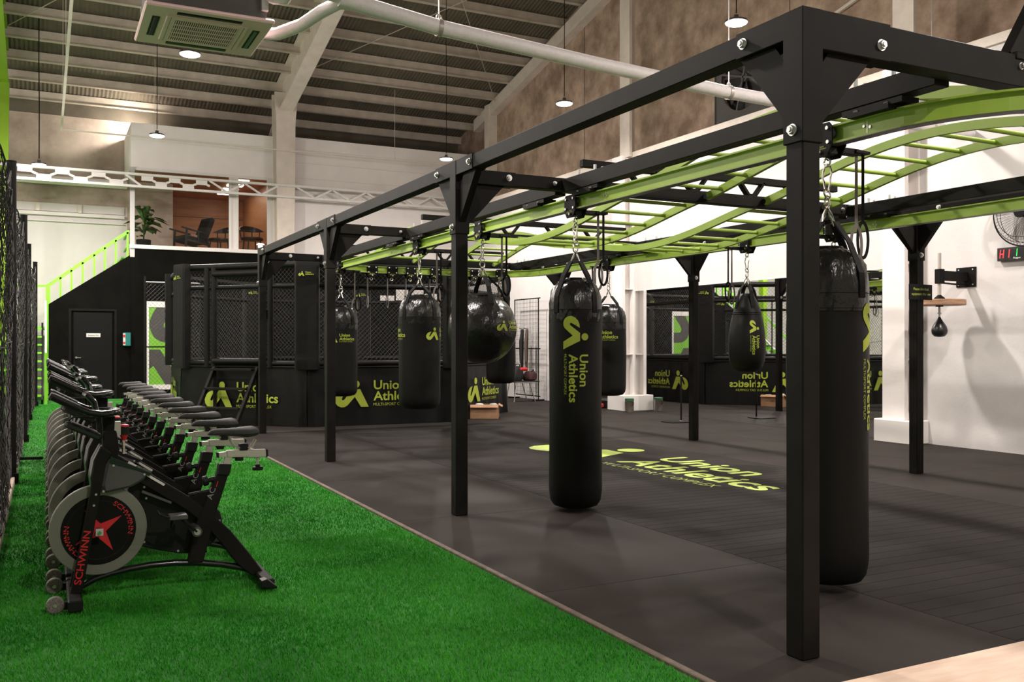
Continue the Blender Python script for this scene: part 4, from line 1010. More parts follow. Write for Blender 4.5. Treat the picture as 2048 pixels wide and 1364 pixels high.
for k in range(8):
    p, q, ex, no = facet(k); L = (q - p).length
    # skirt with hanging folds
    nx, nz = 40, 10; vs = []; fs = []; rr = random.Random(k)
    ph = [rr.uniform(0, 6.28) for _ in range(4)]
    for j in range(nz + 1):
        for i in range(nx + 1):
            u = L * i / nx; v = (ZP + 0.02) * j / nz; e = abs(i / nx - 0.5) * 2
            d = (0.004 + 0.022 * max(0, e - 0.62) / 0.38) * (math.sin(u * 19 + ph[0]) + 0.6 * math.sin(u * 33 + ph[1] + v * 3)) * (1.1 - j / nz)
            P = p + ex * u + no * (0.02 + d + 0.02 * (1 - j / nz)) + Vector((0, 0, v + 0.004)); vs.append(P)
    for j in range(nz):
        for i in range(nx): a = j * (nx + 1) + i; fs.append((a, a + 1, a + nx + 2, a + nx + 1))
    sk = MB().add(vs, fs).build('skirt_panel', vinyl, cage, smooth=True, recalc=False)
    MB().tube([p + ex * (L * i / 16) + no * 0.02 + Vector((0, 0, ZP + 0.012)) for i in range(17)], 0.02, 8).build('skirt_roll', vinyl, sk, smooth=True)
    s = 1.60; o = p + ex * ((L - 0.9 * s) / 2) + no * 0.062 + Vector((0, 0, 0.29))
    if k == 7: o = p + ex * 0.50 + no * 0.062 + Vector((0, 0, 0.27))
    if k == 0: o = p + ex * 0.42 + no * 0.062 + Vector((0, 0, 0.30))
    decal('logo', logo2d(), limeprint, sk, plane_fn(o, ex, (0, 0, 1), s))
    # rails and wire
    MB().cyl(p + Vector((0, 0, ZF)), q + Vector((0, 0, ZF)), 0.055, n=14).build('top_rail', vinyl, cage, smooth=True)
    MB().cyl(p + Vector((0, 0, ZF - 0.34)), q + Vector((0, 0, ZF - 0.34)), 0.035, n=12).build('mid_rail', vinyl, cage, smooth=True)
    MB().cyl(p + Vector((0, 0, ZP + 0.07)), q + Vector((0, 0, ZP + 0.07)), 0.045, n=12).build('bottom_rail', vinyl, cage, smooth=True)
    w = wires(p, ex, L, ZP + 0.06, ZF).build('chain_link_mesh', wiremat, cage, recalc=False); w['kind'] = 'stuff'
    if k == 7:   # door facet
        for u in (0.52, 0.66, 1.62, 1.76):
            MB().cyl(p + ex * u + no * 0.02 + Vector((0, 0, ZP)), p + ex * u + no * 0.02 + Vector((0, 0, ZF)), 0.05, n=12).build('door_post', vinyl, cage, smooth=True)
        for z in (ZP + 0.10, ZF - 0.12):
            MB().cyl(p + ex * 0.66 + no * 0.03 + Vector((0, 0, z)), p + ex * 1.62 + no * 0.03 + Vector((0, 0, z)), 0.055, n=12).build('door_rail', vinyl, cage, smooth=True)
        MB().span((-0.03, -0.02, 0), (0.03, 0.02, 0.14)).xform(Matrix.Translation(p + ex * 1.69 + no * 0.07 + Vector((0, 0, 1.72))) @ Matrix.Rotation(math.atan2(ex.y, ex.x), 4, 'Z')).build('door_latch', matteblack, cage)
for k in range(8):
    v = V8[k]; rad = v.normalized(); tang = Vector((-rad.y, rad.x, 0)); rot = Matrix.Rotation(math.atan2(tang.y, tang.x), 3, 'Z')
    prof = [(-0.19, -0.05), (-0.16, -0.075), (0.16, -0.075), (0.19, -0.05), (0.19, 0.05), (0.15, 0.08), (-0.15, 0.08), (-0.19, 0.05)]
    b = MB(); rw = random.Random(40 + k); lv = [(ZP - 0.02, 0.96)] + [(ZP + 0.05 + 0.05 * q, 1.0 + rw.uniform(-0.02, 0.02) + 0.012 * math.sin(q * 2.1 + k)) for q in range(32)] + [(ZF + 0.02, 0.99), (ZF + 0.06, 0.92)]
    vs = []; fs = []; n = len(prof)
    for z, sc in lv:
        for qi, (x, y) in enumerate(prof): P = rot @ Vector((x * (1 + 0.25 * (sc - 1)), y * (1 + 2.2 * (sc - 1) * math.cos(qi * 1.3 + z * 5)) if 1 < z < 2.5 else y * sc, 0)); vs.append(v + P + rad * 0.01 + Vector((0, 0, z)))
    for i in range(len(lv) - 1):
        for m in range(n): fs.append((i * n + m, i * n + (m + 1) % n, (i + 1) * n + (m + 1) % n, (i + 1) * n + m))
    fs += [tuple(range(n - 1, -1, -1)), tuple((len(lv) - 1) * n + m for m in range(n))]
    pad = b.add(vs, fs).build('corner_pad', vinyl, cage, smooth=True)
    # cut seams of the pad cover
    t_out = -tang if False else tang
    ex = rad.cross(Vector((0, 0, 1))) * -1
    for sgn, o in ((1, rad * 0.101), (-1, -rad * 0.081)):
        e2 = Vector((0, 0, 1)).cross(rad) * sgn
        decal('logo', logo2d(tagline=False, res=1), limeprint, pad, plane_fn(v + o - e2 * 0.12 + Vector((0, 0, 2.38)), e2, (0, 0, 1), 0.27))
# entry steps before the cage door
p, q, ex, no = facet(7)
c0 = Vector((CX, CY, 0)) + Matrix.Rotation(CROT, 3, 'Z') @ (p + ex * 1.14 + no * 0.14)
st = thing('entry_steps', 'low black steel entry steps with open treads before the cage door', 'steps', c0, math.atan2(ex.y, ex.x) + CROT)
for s in (-1, 1):
    MB().bar((s * 0.42, 0.06, 0.93), (s * 0.42, -0.50, 0.03), 0.05, 0.06).build('stringer', rigblack, st)
    MB().bar((s * 0.42, 0.06, 0.0), (s * 0.42, 0.06, 0.93), 0.05, 0.05).build('leg', rigblack, st)
for i, (y, z) in enumerate(((-0.02, 0.90), (-0.17, 0.60), (-0.34, 0.30), (-0.48, 0.05))):
    MB().span((-0.40, y - 0.07, z - 0.02), (0.40, y + 0.07, z + 0.015)).build('tread', rigblack, st, bevel=0.004)

# chain-link yard panel and framed banner by the back wall
fp = thing('fence_panel', 'black framed chain-link panel standing beside the cage, before the lime banner', 'fence', (1.86, 20.6, 0))
for x in (0.0, 1.1):
    MB().cyl((x, 0, 0), (x, 0, 2.66 if x else 2.72), 0.022 if x == 0 else 0.016, n=10).build('frame_post', rigblack, fp)
MB().span((-0.1, -0.12, 0), (0.1, 0.12, 0.02)).span((1.0, -0.12, 0), (1.2, 0.12, 0.02)).build('foot', rigblack, fp)
for z in (0.1, 1.25, 2.60):
    MB().cyl((0, 0, z), (1.1, 0, z), 0.014, n=8).build('frame_rail', palegrey if z > 2 else rigblack, fp)
w = wires(Vector((0, 0, 0)), Vector((1, 0, 0)), 1.1, 0.1, 2.6, 0.085, 0.0022).build('chain_link_mesh', wiremat, fp, recalc=False); w['kind'] = 'stuff'
bn = thing('wall_banner', 'lime and grey logo banner in a white frame on the black back wall', 'banner', (2.2, YB - 0.05, 0.30))
MB().span((0.0, -0.03, 0.02), (0.05, -0.001, 1.90)).span((0.70, -0.03, 0.02), (0.75, -0.001, 1.90)).span((0, -0.03, 1.9001), (0.75, -0.001, 2.04)).span((0, -0.03, -0.10), (0.75, -0.001, 0.0199)).build('frame', whitetrim, bn)
MB().span((0.045, -0.015, 0.015), (0.705, -0.002, 1.905)).build('print', bannerlime, bn)
def bz(pts): return [((x - 155) / 265 * 0.5, (1240 - y) / 905 * 1.88) for x, y in pts]
def bnfn(u, v): return (0.055 + u, -0.0165, 0.02 + v)
up_ = bz([(245, 335), (195, 410), (160, 500), (158, 560), (180, 630), (215, 690), (290, 735), (360, 748), (495, 748), (495, 595), (360, 592), (332, 560), (332, 530), (360, 480), (420, 410), (480, 335)])
lo_ = bz([(155, 830), (285, 830), (495, 1140), (495, 1240), (350, 1240), (205, 1020), (155, 1060)])
for q in (up_, lo_): decal('mark', [(q, [tuple(f) for f in tri_poly(q)])], bannergrey, bn, bnfn)
bx = thing('alarm_box', 'small teal and red alarm box on the black wall beside the door', 'alarm box', (1.72, YB - 0.07, 1.26))
MB().span((-0.05, -0.05, 0), (0.12, 0.06, 0.32)).build('case', tealbox, bx, bevel=0.01)
MB().span((-0.052, -0.055, 0.02), (0.0, -0.045, 0.30)).build('front', whiteprint, bx)
MB().span((-0.05, -0.06, 0.05), (-0.005, -0.05, 0.10)).span((-0.05, -0.06, 0.21), (-0.005, -0.05, 0.27)).build('lamp_lens', redprint, bx)
wn2 = struct(MB().span((8.0, YB - 0.058, 2.43), (9.85, YB - 0.048, 2.89)).build('window_2', wallblack))
for xa, xb, za, zb in ((8.1, 8.5, 2.48, 2.62), (8.55, 8.9, 2.50, 2.83), (9.0, 9.35, 2.50, 2.83), (9.4, 9.75, 2.48, 2.70)):
    MB().span((xa, YB - 0.062, za), (xb, YB - 0.0585, zb)).build('pane', whitetrim, wn2)  # opaque white panels, painted in for the glow of a lit room beyond
# ------------------------------------------------------------------ net fence along the turf
NX = -0.28
net = thing('net_fence', 'tall black netting fence on round posts along the left of the turf', 'fence', (NX, 16, 0))
NY = [5.9, 9.9, 14.0, 18.0, 21.9]
for y in NY[1:]:
    nx = 0.0 + (0.10 if y > 20 else 0.03 if y > 13 else 0)
    po = MB().cyl((nx, y - 16, 0), (nx, y - 16, 3.03), 0.043, n=16).cyl((nx, y - 16, 3.03), (nx, y - 16, 3.04), 0.046, n=16).build('post', matteblack, net, smooth=True)
    MB().span((nx - 0.06, y - 16.06, 0), (nx + 0.06, y - 15.94, 0.10)).build('post_shoe', matteblack, po)
def netting(y0, y1, x0, x1, seed):
    rr = random.Random(seed); b = MB(); H = 2.90; L = y1 - y0; step = 0.062; ph = rr.uniform(0, 6)
    def P(u, v):
        s = u / L; sag = 0.45 * math.sin(PI * s) ** 0.7 * (v / H)
        w = 0.030 * math.sin(7 * u + ph) * (0.3 + 0.7 * v / H) + 0.018 * math.sin(17 * u + ph * 2 + v * 2) + 0.02 * math.sin(2.2 * v + u)
        return Vector((x0 + (x1 - x0) * s + w * min(1, 6 * s, 6 * (1 - s)), y0 + u, 0.06 + v - sag))
    for sgn in (1, -1):
        c = -H
        while c < L:
            v0 = max(0.0, -c); v1 = min(H, L - c)
            if v1 - v0 > 0.05:
                n = max(2, int((v1 - v0) / 0.19)); pts = []
                for i in range(n + 1):
                    v = v0 + (v1 - v0) * i / n; u = c + v
                    pts.append(P(u, v if sgn > 0 else H - v))
                vs = []; fs = []
                for i, p in enumerate(pts):
                    r = 0.0024
                    vs += [p + Vector((r, 0, 0)), p + Vector((-r * 0.6, r, 0)), p + Vector((-r * 0.6, -r, 0))]
                for i in range(len(pts) - 1):
                    for m in range(3): fs.append((i * 3 + m, i * 3 + (m + 1) % 3, i * 3 + 3 + (m + 1) % 3, i * 3 + 3 + m))
                b.add(vs, fs)
            c += step
    return b, P, L, H
for i in range(4):
    y0, y1 = NY[i] - 16, NY[i + 1] - 16
    x0 = 0.0 if i < 2 else 0.03; x1 = 0.03 if i in (1, 2) else 0.10 if i == 3 else 0.0
    b, P, L, H = netting(y0, y1, x0, x1, i)
    m = b.build('netting', netmat, net, recalc=False); m['kind'] = 'stuff'
    MB().tube([P(L * k / 16, H) for k in range(17)], 0.008, 6).build('top_cord', netmat, net)
    MB().tube([P(L * k / 16, 1.45) for k in range(17)], 0.006, 6).build('mid_cord', netmat, net)
    MB().tube([P(L * k / 16, 0.02) for k in range(17)], 0.007, 6).build('bottom_cord', netmat, net)
kb = tag(struct(MB().span((NX - 0.10, 4.0, 0), (NX + 0.03, 22.0, 0.07)).build('trim_23', kerbwood, bevel=0.006)), None)
pin = tag(MB().bar((NX - 0.06, 11.55, 0.055), (NX + 0.26, 11.5, 0.05), 0.03, 0.03).build('steel_pin', matteblack), 'black steel pin sticking out from under the net', 'pin')

# ------------------------------------------------------------------ staircase at the back left
sc_ = thing('staircase', 'lime green steel staircase climbing to the glass mezzanine room', 'staircase', (0.0, 24.6, 0))
W = lambda x, y, z: (x, y - 24.6, z)
for k in range(9):
    MB().span(W(-0.95, 22.5 + 0.22 * k, 0.16 + 0.185 * k), W(-0.06, 22.76 + 0.22 * k, 0.20 + 0.185 * k)).build('tread', stairlime, sc_)
for x in (-0.98, -0.05):
    MB().bar(W(x, 22.45, 0.05), W(x, 24.55, 1.76), 0.04, 0.14).build('stringer', stairlime if x < -0.5 else matteblack, sc_)
MB().span(W(-0.98, 24.45, 1.66), W(0.10, 25.9, 1.72)).build('landing', stairlime, sc_)
for k in range(9):
    MB().span(W(0.10 + 0.195 * k, 24.2, 1.86 + 0.19 * k), W(0.34 + 0.195 * k, 25.9, 1.90 + 0.19 * k)).build('tread', stairlime, sc_)
MB().span(W(0.02, 24.02, 0.0), W(0.115, 24.10, 2.66)).build('newel_post', stairlime, sc_)
MB().bar(W(0.06, 24.06, 2.66), W(1.80, 24.06, 4.02), 0.06, 0.075).build('handrail', stairlime, sc_)
MB().bar(W(1.80, 24.06, 4.02), W(1.84, 25.9, 4.02), 0.05, 0.06).bar(W(1.80, 24.06, 3.7), W(1.84, 25.9, 3.7), 0.05, 0.05).build('landing_rail', stairlime, sc_)
for k, x in enumerate((0.33, 0.56, 0.80, 1.05, 1.28, 1.52, 1.78)):
    z0 = 2.2 + (x - 0.08) * 0.69; z1 = 2.66 + (x - 0.06) * 0.78
    MB().span(W(x - 0.022, 24.03, z0), W(x + 0.022, 24.09, z1)).build('baluster', stairlime, sc_)
MB().span(W(-0.01, 22.45, 0), W(0.05, 22.51, 1.12)).build('newel_post', stairlime, sc_)
MB().bar(W(0.02, 22.48, 1.10), W(0.02, 24.05, 2.30), 0.035, 0.05).build('handrail', whitetrim, sc_)
MB().bar(W(-0.96, 22.48, 1.10), W(-0.96, 24.5, 2.60), 0.04, 0.05).build('handrail', stairlime, sc_)
MB().bar(W(-0.96, 24.5, 2.66), W(0.06, 24.06, 2.66), 0.04, 0.05).build('handrail', stairlime, sc_)

# ------------------------------------------------------------------ air conditioner cassette
ac = thing('ceiling_air_conditioner', 'beige four-way ceiling cassette air conditioner with dark grey housing', 'air conditioner', (1.135, 7.765, 3.82))
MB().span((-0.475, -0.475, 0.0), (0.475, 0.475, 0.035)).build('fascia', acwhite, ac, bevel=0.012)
MB().span((-0.42, -0.42, 0.035), (0.42, 0.42, 0.34)).build('housing', acgrey, ac)
MB().span((-0.40, -0.426, 0.30), (0.40, -0.42, 0.318)).build('housing_seam', darkvoid, ac)
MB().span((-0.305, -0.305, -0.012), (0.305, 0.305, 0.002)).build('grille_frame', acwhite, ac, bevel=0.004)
gr = MB().span((-0.235, -0.245, -0.0128), (0.235, 0.245, -0.006)).build('grille_void', darkvoid, ac)
for i in range(30):
    x = -0.235 + 0.47 * (i + 0.5) / 30
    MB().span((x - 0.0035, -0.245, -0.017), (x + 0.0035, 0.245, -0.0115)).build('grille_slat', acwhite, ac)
for i in range(1, 5):
    y = -0.245 + 0.49 * i / 5
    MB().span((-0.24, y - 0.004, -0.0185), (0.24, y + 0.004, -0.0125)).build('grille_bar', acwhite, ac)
for s in (-1, 1):
    MB().span((s * 0.375 - 0.028, -0.24, -0.003), (s * 0.375 + 0.028, 0.24, 0.001)).build('outlet_slot', darkvoid, ac)
    MB().span((-0.24, s * 0.375 - 0.028, -0.003), (0.24, s * 0.375 + 0.028, 0.001)).build('outlet_slot', darkvoid, ac)
    MB().box((s * 0.372, 0, -0.004), (0.03, 0.46, 0.004), Matrix.Rotation(0.3 * s, 3, 'Y')).build('louvre', shellgrey, ac)
    MB().box((0, s * 0.372, -0.004), (0.46, 0.03, 0.004), Matrix.Rotation(-0.3 * s, 3, 'X')).build('louvre', shellgrey, ac)
    MB().span((s * 0.272 - 0.001, -0.30, -0.0135), (s * 0.272 + 0.001, 0.30, -0.0115)).build('panel_gap', darkvoid, ac)
for (x, y) in ((-0.40, -0.44), (0.40, -0.44), (-0.40, 0.44), (0.40, 0.44)):
    MB().span((x - 0.025, y - 0.02, 0.10), (x + 0.025, y + 0.02, 0.28)).build('bracket', palegrey, ac)
    MB().cyl((x, y * 1.01, 0.12), (x, y * 1.01, 5.0), 0.006, n=6).build('hanger_rod', zinc, ac)
# lagged pipe from the cassette across the hall
pp = thing('lagged_pipe', 'thick white lagged pipe hung from rods across the hall', 'pipe', (6.0, 7.5, 3.95))
Q = lambda x, y, z: (x - 6.0, y - 7.5, z - 3.95)
MB().tube([Q(2.05, 7.06, 4.02), Q(2.95, 7.2, 3.97), Q(4.6, 7.41, 3.95), Q(6.4, 7.63, 3.95), Q(8.0, 7.70, 3.95), Q(10.40, 7.77, 3.95)], 0.066, 16).build('main_run', pipewhite, pp, smooth=True)
MB().tube([Q(1.55, 7.95, 3.93), Q(1.72, 7.72, 3.885), Q(1.86, 7.45, 3.90), Q(1.96, 7.22, 3.95), Q(2.07, 7.10, 4.0), Q(2.3, 7.1, 4.01)], 0.052, 14).build('branch', pipewhite, pp, smooth=True)
MB().tube([Q(1.75, 7.0, 4.25), Q(1.76, 7.0, 4.10), Q(1.80, 7.01, 4.045), Q(1.88, 7.03, 4.03), Q(2.2, 7.08, 4.015)], 0.045, 14).build('branch', pipewhite, pp, smooth=True)
MB().tube([Q(1.52, 7.35, 4.06), Q(1.60, 7.28, 4.0), Q(1.67, 7.2, 3.985), Q(1.69, 7.12, 4.02), Q(1.69, 7.10, 4.20), Q(1.69, 7.1, 4.5)], 0.035, 12).build('condensate_loop', pipewhite, pp, smooth=True)
for (x, y) in ((2.95, 7.2), (6.4, 7.63), (9.64, 7.75)):
    z = 3.97 if x < 3 else 3.95
    MB().cyl(Q(x - 0.018, y, z), Q(x + 0.018, y, z), 0.074, n=20).build('pipe_clip', satin, pp, smooth=True)
    MB().cyl(Q(x, y, z + 0.07), Q(x, y, zs(y) - 0.25), 0.0055, n=6).build('hanger_rod', zinc, pp)
    MB().ring(Q(x, y, z + 0.085), 0.022, 0.006, (0, 1, 0), 14, 6).build('hanger_eye', satin, pp)
# thin conduit along the roof and across the facade
cd = thing('conduit', 'thin beige conduit running under the roof and across the facade', 'conduit', (0.34, 23.45, 6.2))
MB().bar((0, 0, 0), (0, -9.0, 0.0), 0.045, 0.045).bar((0, 0, 0), (9.6, 0, 0), 0.03, 0.03).build('run', beige, cd)
for y in (-2.0, -5.0): MB().cyl((0, y, 0), (0, y, zs(23.45 + y) - 6.3), 0.005, n=5).build('hanger_rod', beige, cd)
for x in (2.0, 5.2, 8.0): MB().cyl((x, 0, 0), (x, 0, zs(23.45) - 6.3), 0.005, n=5).build('hanger_rod', beige, cd)

# ------------------------------------------------------------------ right wall: mirror
mir = thing('wall_mirror', 'wide frameless gym mirror of tall panels on the white wall', 'mirror', (XR, 12.1, 0.002))
edges = [8.93, 10.55, 12.1, 13.66, 15.18]
for a, b in zip(edges[:-1], edges[1:]):
    MB().span((-0.012, a - 12.1 + 0.0015, 0), (-0.002, b - 12.1 - 0.0015, 2.35)).build('mirror_panel', mirrormat, mir)
MB().span((-0.016, 8.90 - 12.1, 0), (-0.001, 8.93 - 12.1, 2.33)).build('edge_strip', palegrey, mir)
# round wall fan
fn = thing('wall_fan', 'large round black cage wall fan with clear blades at the right edge', 'fan', (XR - 0.16, 6.93, 2.86))
RF = 0.40
for xx, rr_ in ((-0.10, 0.30), (-0.07, 0.36), (-0.02, RF), (0.05, 0.36)):
    MB().ring((xx, 0, 0), rr_, 0.0035 if rr_ < RF else 0.008, (1, 0, 0), 44, 6).build('guard_ring', matteblack, fn)
gw = MB()
for i in range(60):
    a = 2 * PI * i / 60; c, s_ = math.cos(a), math.sin(a)
    gw.tube([(-0.115, 0.07 * c, 0.07 * s_), (-0.105, 0.28 * c, 0.28 * s_), (-0.07, 0.36 * c, 0.36 * s_), (-0.02, RF * c, RF * s_)], 0.0016, 3)
    gw.tube([(-0.02, RF * c, RF * s_), (0.05, 0.36 * c, 0.36 * s_), (0.06, 0.08 * c, 0.08 * s_)], 0.0016, 3)
g = gw.build('guard_wires', matteblack, fn); g['kind'] = 'stuff'
MB().cyl((-0.12, 0, 0), (-0.105, 0, 0), 0.075, n=24).cyl((-0.10, 0, 0), (-0.02, 0, 0), 0.05, n=18).build('hub', matteblack, fn)
for k in range(3):
    a = 2 * PI * k / 3 + 0.5; vs = []
    for r in (0.05, 0.15, 0.25, 0.34):
        for q in (-0.5, -0.25, 0, 0.25, 0.5):
            aa = a + q * (1.15 if r > 0.1 else 0.7); vs.append((-0.05 + 0.05 * q, r * math.cos(aa), r * math.sin(aa)))
    fs = [(i * 5 + j, i * 5 + j + 1, i * 5 + j + 6, i * 5 + j + 5) for i in range(3) for j in range(4)]
    MB().add(vs, fs).build('blade', clearplastic, fn, recalc=False)
MB().cyl((0.0, 0, 0), (0.14, 0, 0), 0.07, n=18).span((0.12, -0.07, -0.16), (0.158, 0.07, 0.10)).build('motor', matteblack, fn)
# interval timer
tm = thing('interval_timer', 'black LED interval timer reading HI in red at the right edge', 'timer', (XR - 0.06, 7.37, 2.315))
MB().span((0, -0.62, 0), (0.058, 0.0, 0.16)).build('case', glossblack, tm, bevel=0.004)
def tmfn(u, v): return (-0.002, -u, v)
def slant(parts): return [([(x + 0.10 * y, y) for x, y in v], f) for v, f in parts]
Hs = [(0.0, 0.0), (0.012, 0.0), (0.012, 0.042), (0.042, 0.042), (0.042, 0.0), (0.054, 0.0), (0.054, 0.10), (0.042, 0.10), (0.042, 0.054), (0.012, 0.054), (0.012, 0.10), (0.0, 0.10)]
def rect(x, y, w, h): return ([(x, y), (x + w, y), (x + w, y + h), (x, y + h)], [(0, 1, 2, 3)])
decal('digits', slant([([(x + 0.03, y + 0.035) for x, y in Hs], [tuple(f) for f in tri_poly(Hs)]), rect(0.145, 0.035, 0.013, 0.10)]), ledred, tm, tmfn)
decal('digits', slant([rect(0.245, 0.045, 0.011, 0.09), rect(0.345, 0.045, 0.011, 0.09), rect(0.40, 0.045, 0.011, 0.09)]), ledgreen, tm, tmfn)
decal('lettering', [fit_text('Rogue', 0.215, 0.018, 0.09, 0.020, 0.01)], ledwhite, tm, tmfn)
# speed bag platform
sb = thing('speed_bag_platform', 'round timber speed bag platform on a black wall bracket', 'speed bag', (XR, 7.83, 1.66))
MB().span((-0.015, -0.14, 0.37), (-0.001, 0.14, 0.62)).build('wall_plate', matteblack, sb, bevel=0.003)
for (y, z) in ((-0.10, 0.40), (0.10, 0.40), (-0.10, 0.59), (0.10, 0.59)):
    MB().cyl((-0.015, y, z), (-0.022, y, z), 0.010, n=6).build('bolt', zinc, sb)
MB().span((-0.48, -0.03, 0.44), (-0.015, 0.03, 0.56)).build('arm', rigblack, sb, bevel=0.004)
MB().bar((-0.45, 0, 0.41), (-0.015, 0.0, 0.395), 0.02, 0.02).build('brace', rigblack, sb)
MB().span((-0.54, -0.042, 0.40), (-0.455, 0.042, 0.58)).build('clamp', matteblack, sb, bevel=0.005)
MB().cyl((-0.50, 0, 0.20), (-0.50, 0, 0.78), 0.021, n=14).build('height_tube', satin, sb, smooth=True)
MB().lathe([(0.07, 0.20), (0.06, 0.225), (0.03, 0.25), (0.022, 0.26)], 18, (-0.50, 0, 0)).build('flange', matteblack, sb, smooth=True)
MB().cyl((-0.50, 0, 0.13), (-0.50, 0, 0.20), 0.30, n=40).build('round_board', timber, sb, bevel=0.006)
sp = thing('speed_bag', 'small black pear-shaped speed bag under the timber board', 'punching bag', (XR - 0.50, 7.83, 1.40))
MB().lathe([(0.02, 0), (0.06, 0.008), (0.088, 0.04), (0.095, 0.08), (0.085, 0.125), (0.062, 0.165), (0.035, 0.205), (0.018, 0.235), (0.012, 0.25)], 24).build('bladder', M('leather_black', (0.012, 0.012, 0.012), 0.3), sp, smooth=True)
MB().cyl((0, 0, 0.25), (0, 0, 0.39), 0.014, n=10).cyl((0, 0, 0.285), (0, 0, 0.30), 0.024, n=12).build('swivel', zinc, sp)
MB().lathe([(0.045, 0.375), (0.045, 0.389), (0.02, 0.389)], 16).build('swivel_base', matteblack, sp)
# exhaust fan high on the wall
ES = 1.18
ef = thing('exhaust_fan', 'square dark exhaust fan set high in the brown concrete wall', 'fan', (XU - 0.06, 12.93, 6.1))
for d in ((-0.62, -0.60, -0.62, 0.62), (0.60, 0.62, -0.62, 0.62), (-0.62, 0.62, -0.62, -0.60), (-0.62, 0.62, 0.60, 0.62)):
    MB().span((-0.12, d[0], d[2]), (0.058, d[1], d[3])).build('frame_side', acgrey, ef)
ring = MB(); n = 40; vs = []; fs = []
for i in range(n):
    a = 2 * PI * i / n; m = max(abs(math.cos(a)), abs(math.sin(a))); vs += [(-0.08, 0.50 * math.cos(a), 0.50 * math.sin(a)), (-0.10, 0.60 * math.cos(a) / m, 0.60 * math.sin(a) / m)]
for i in range(n): j = (i + 1) % n; fs.append((2 * i, 2 * j, 2 * j + 1, 2 * i + 1))
ring.add(vs, fs).build('shroud', acgrey, ef)
MB().cyl((0.05, 0, 0), (0.055, 0, 0), 0.55, n=30).build('back_void', darkvoid, ef)
for k in range(6):
    a = 2 * PI * k / 6 + 0.2
    MB().add([(-0.02, 0.06 * math.cos(a), 0.06 * math.sin(a)), (0.02, 0.06 * math.cos(a + 0.8), 0.06 * math.sin(a + 0.8)), (0.03, 0.47 * math.cos(a + 0.42), 0.47 * math.sin(a + 0.42)), (-0.04, 0.47 * math.cos(a - 0.05), 0.47 * math.sin(a - 0.05))], [(0, 1, 2, 3)]).build('blade', shellgrey, ef, recalc=False)
MB().cyl((-0.05, 0, 0), (0.02, 0, 0), 0.07, n=16).build('hub', acgrey, ef)
for a in (0.3, 1.87, 3.44, 5.0): MB().bar((-0.07, 0, 0), (-0.07, 0.52 * math.cos(a), 0.52 * math.sin(a)), 0.02, 0.03).build('strut', acgrey, ef)

ef.scale = (1, ES, ES)
# ------------------------------------------------------------------ along the right wall and the cage
gd = thing('grid_rack', 'black wire grid rack leaning on the white wall beyond the bags', 'rack', (XR - 0.20, 19.4, 0))
for y in (-0.60, 0.60): MB().cyl((0, y, 0.0), (0, y, 2.38), 0.014, n=8).build('frame_side', matteblack, gd)
for z in (0.10, 1.20, 2.37): MB().cyl((0, -0.68, z), (0, 0.62, z), 0.013, n=8).build('frame_rail', matteblack, gd)
for k in range(1, 16):
    y = -0.60 + 1.2 * k / 16; MB().cyl((0, y, 0.1), (0, y, 2.37), 0.003, n=4).build('grid_wire', matteblack, gd)
for k in range(1, 24):
    z = 0.1 + 2.27 * k / 24; MB().cyl((0, -0.6, z), (0, 0.6, z), 0.003, n=4).build('grid_wire', matteblack, gd)
for s in (-1, 1): MB().bar((-0.16, s * 0.62, 0.015), (0.14, s * 0.62, 0.015), 0.03, 0.03).build('foot', matteblack, gd)
for i, (y, w_, mt, lab) in enumerate(((0.10, 0.055, clothblack, 'black bundle of jump ropes hanging on the grid rack'), (-0.14, 0.045, M('brown_rope', (0.10, 0.07, 0.055), 0.8), 'brown resistance band bundle hanging on the grid rack'))):
    t = thing('hanging_bands', lab, 'bands', (XR - 0.28, 19.4 + y, 0.55), 0, 'bands on the grid rack')
    for k in range(5):
        o_ = (k - 2) * w_ * 0.35
        MB().tube([(0.02, o_, 1.10), (-0.02, o_ * 1.4, 0.8), (-0.01, o_ * 1.2, 0.35), (0.0, o_, 0.05 + 0.05 * k), (0.03, o_ * 0.8, 0.4), (0.035, o_, 1.09)], 0.014, 6, closed=True).build('band_loop', mt, t, smooth=True)
    MB().cyl((0.06, 0, 1.11), (-0.06, 0, 1.13), 0.008, n=6).build('hook', matteblack, t)
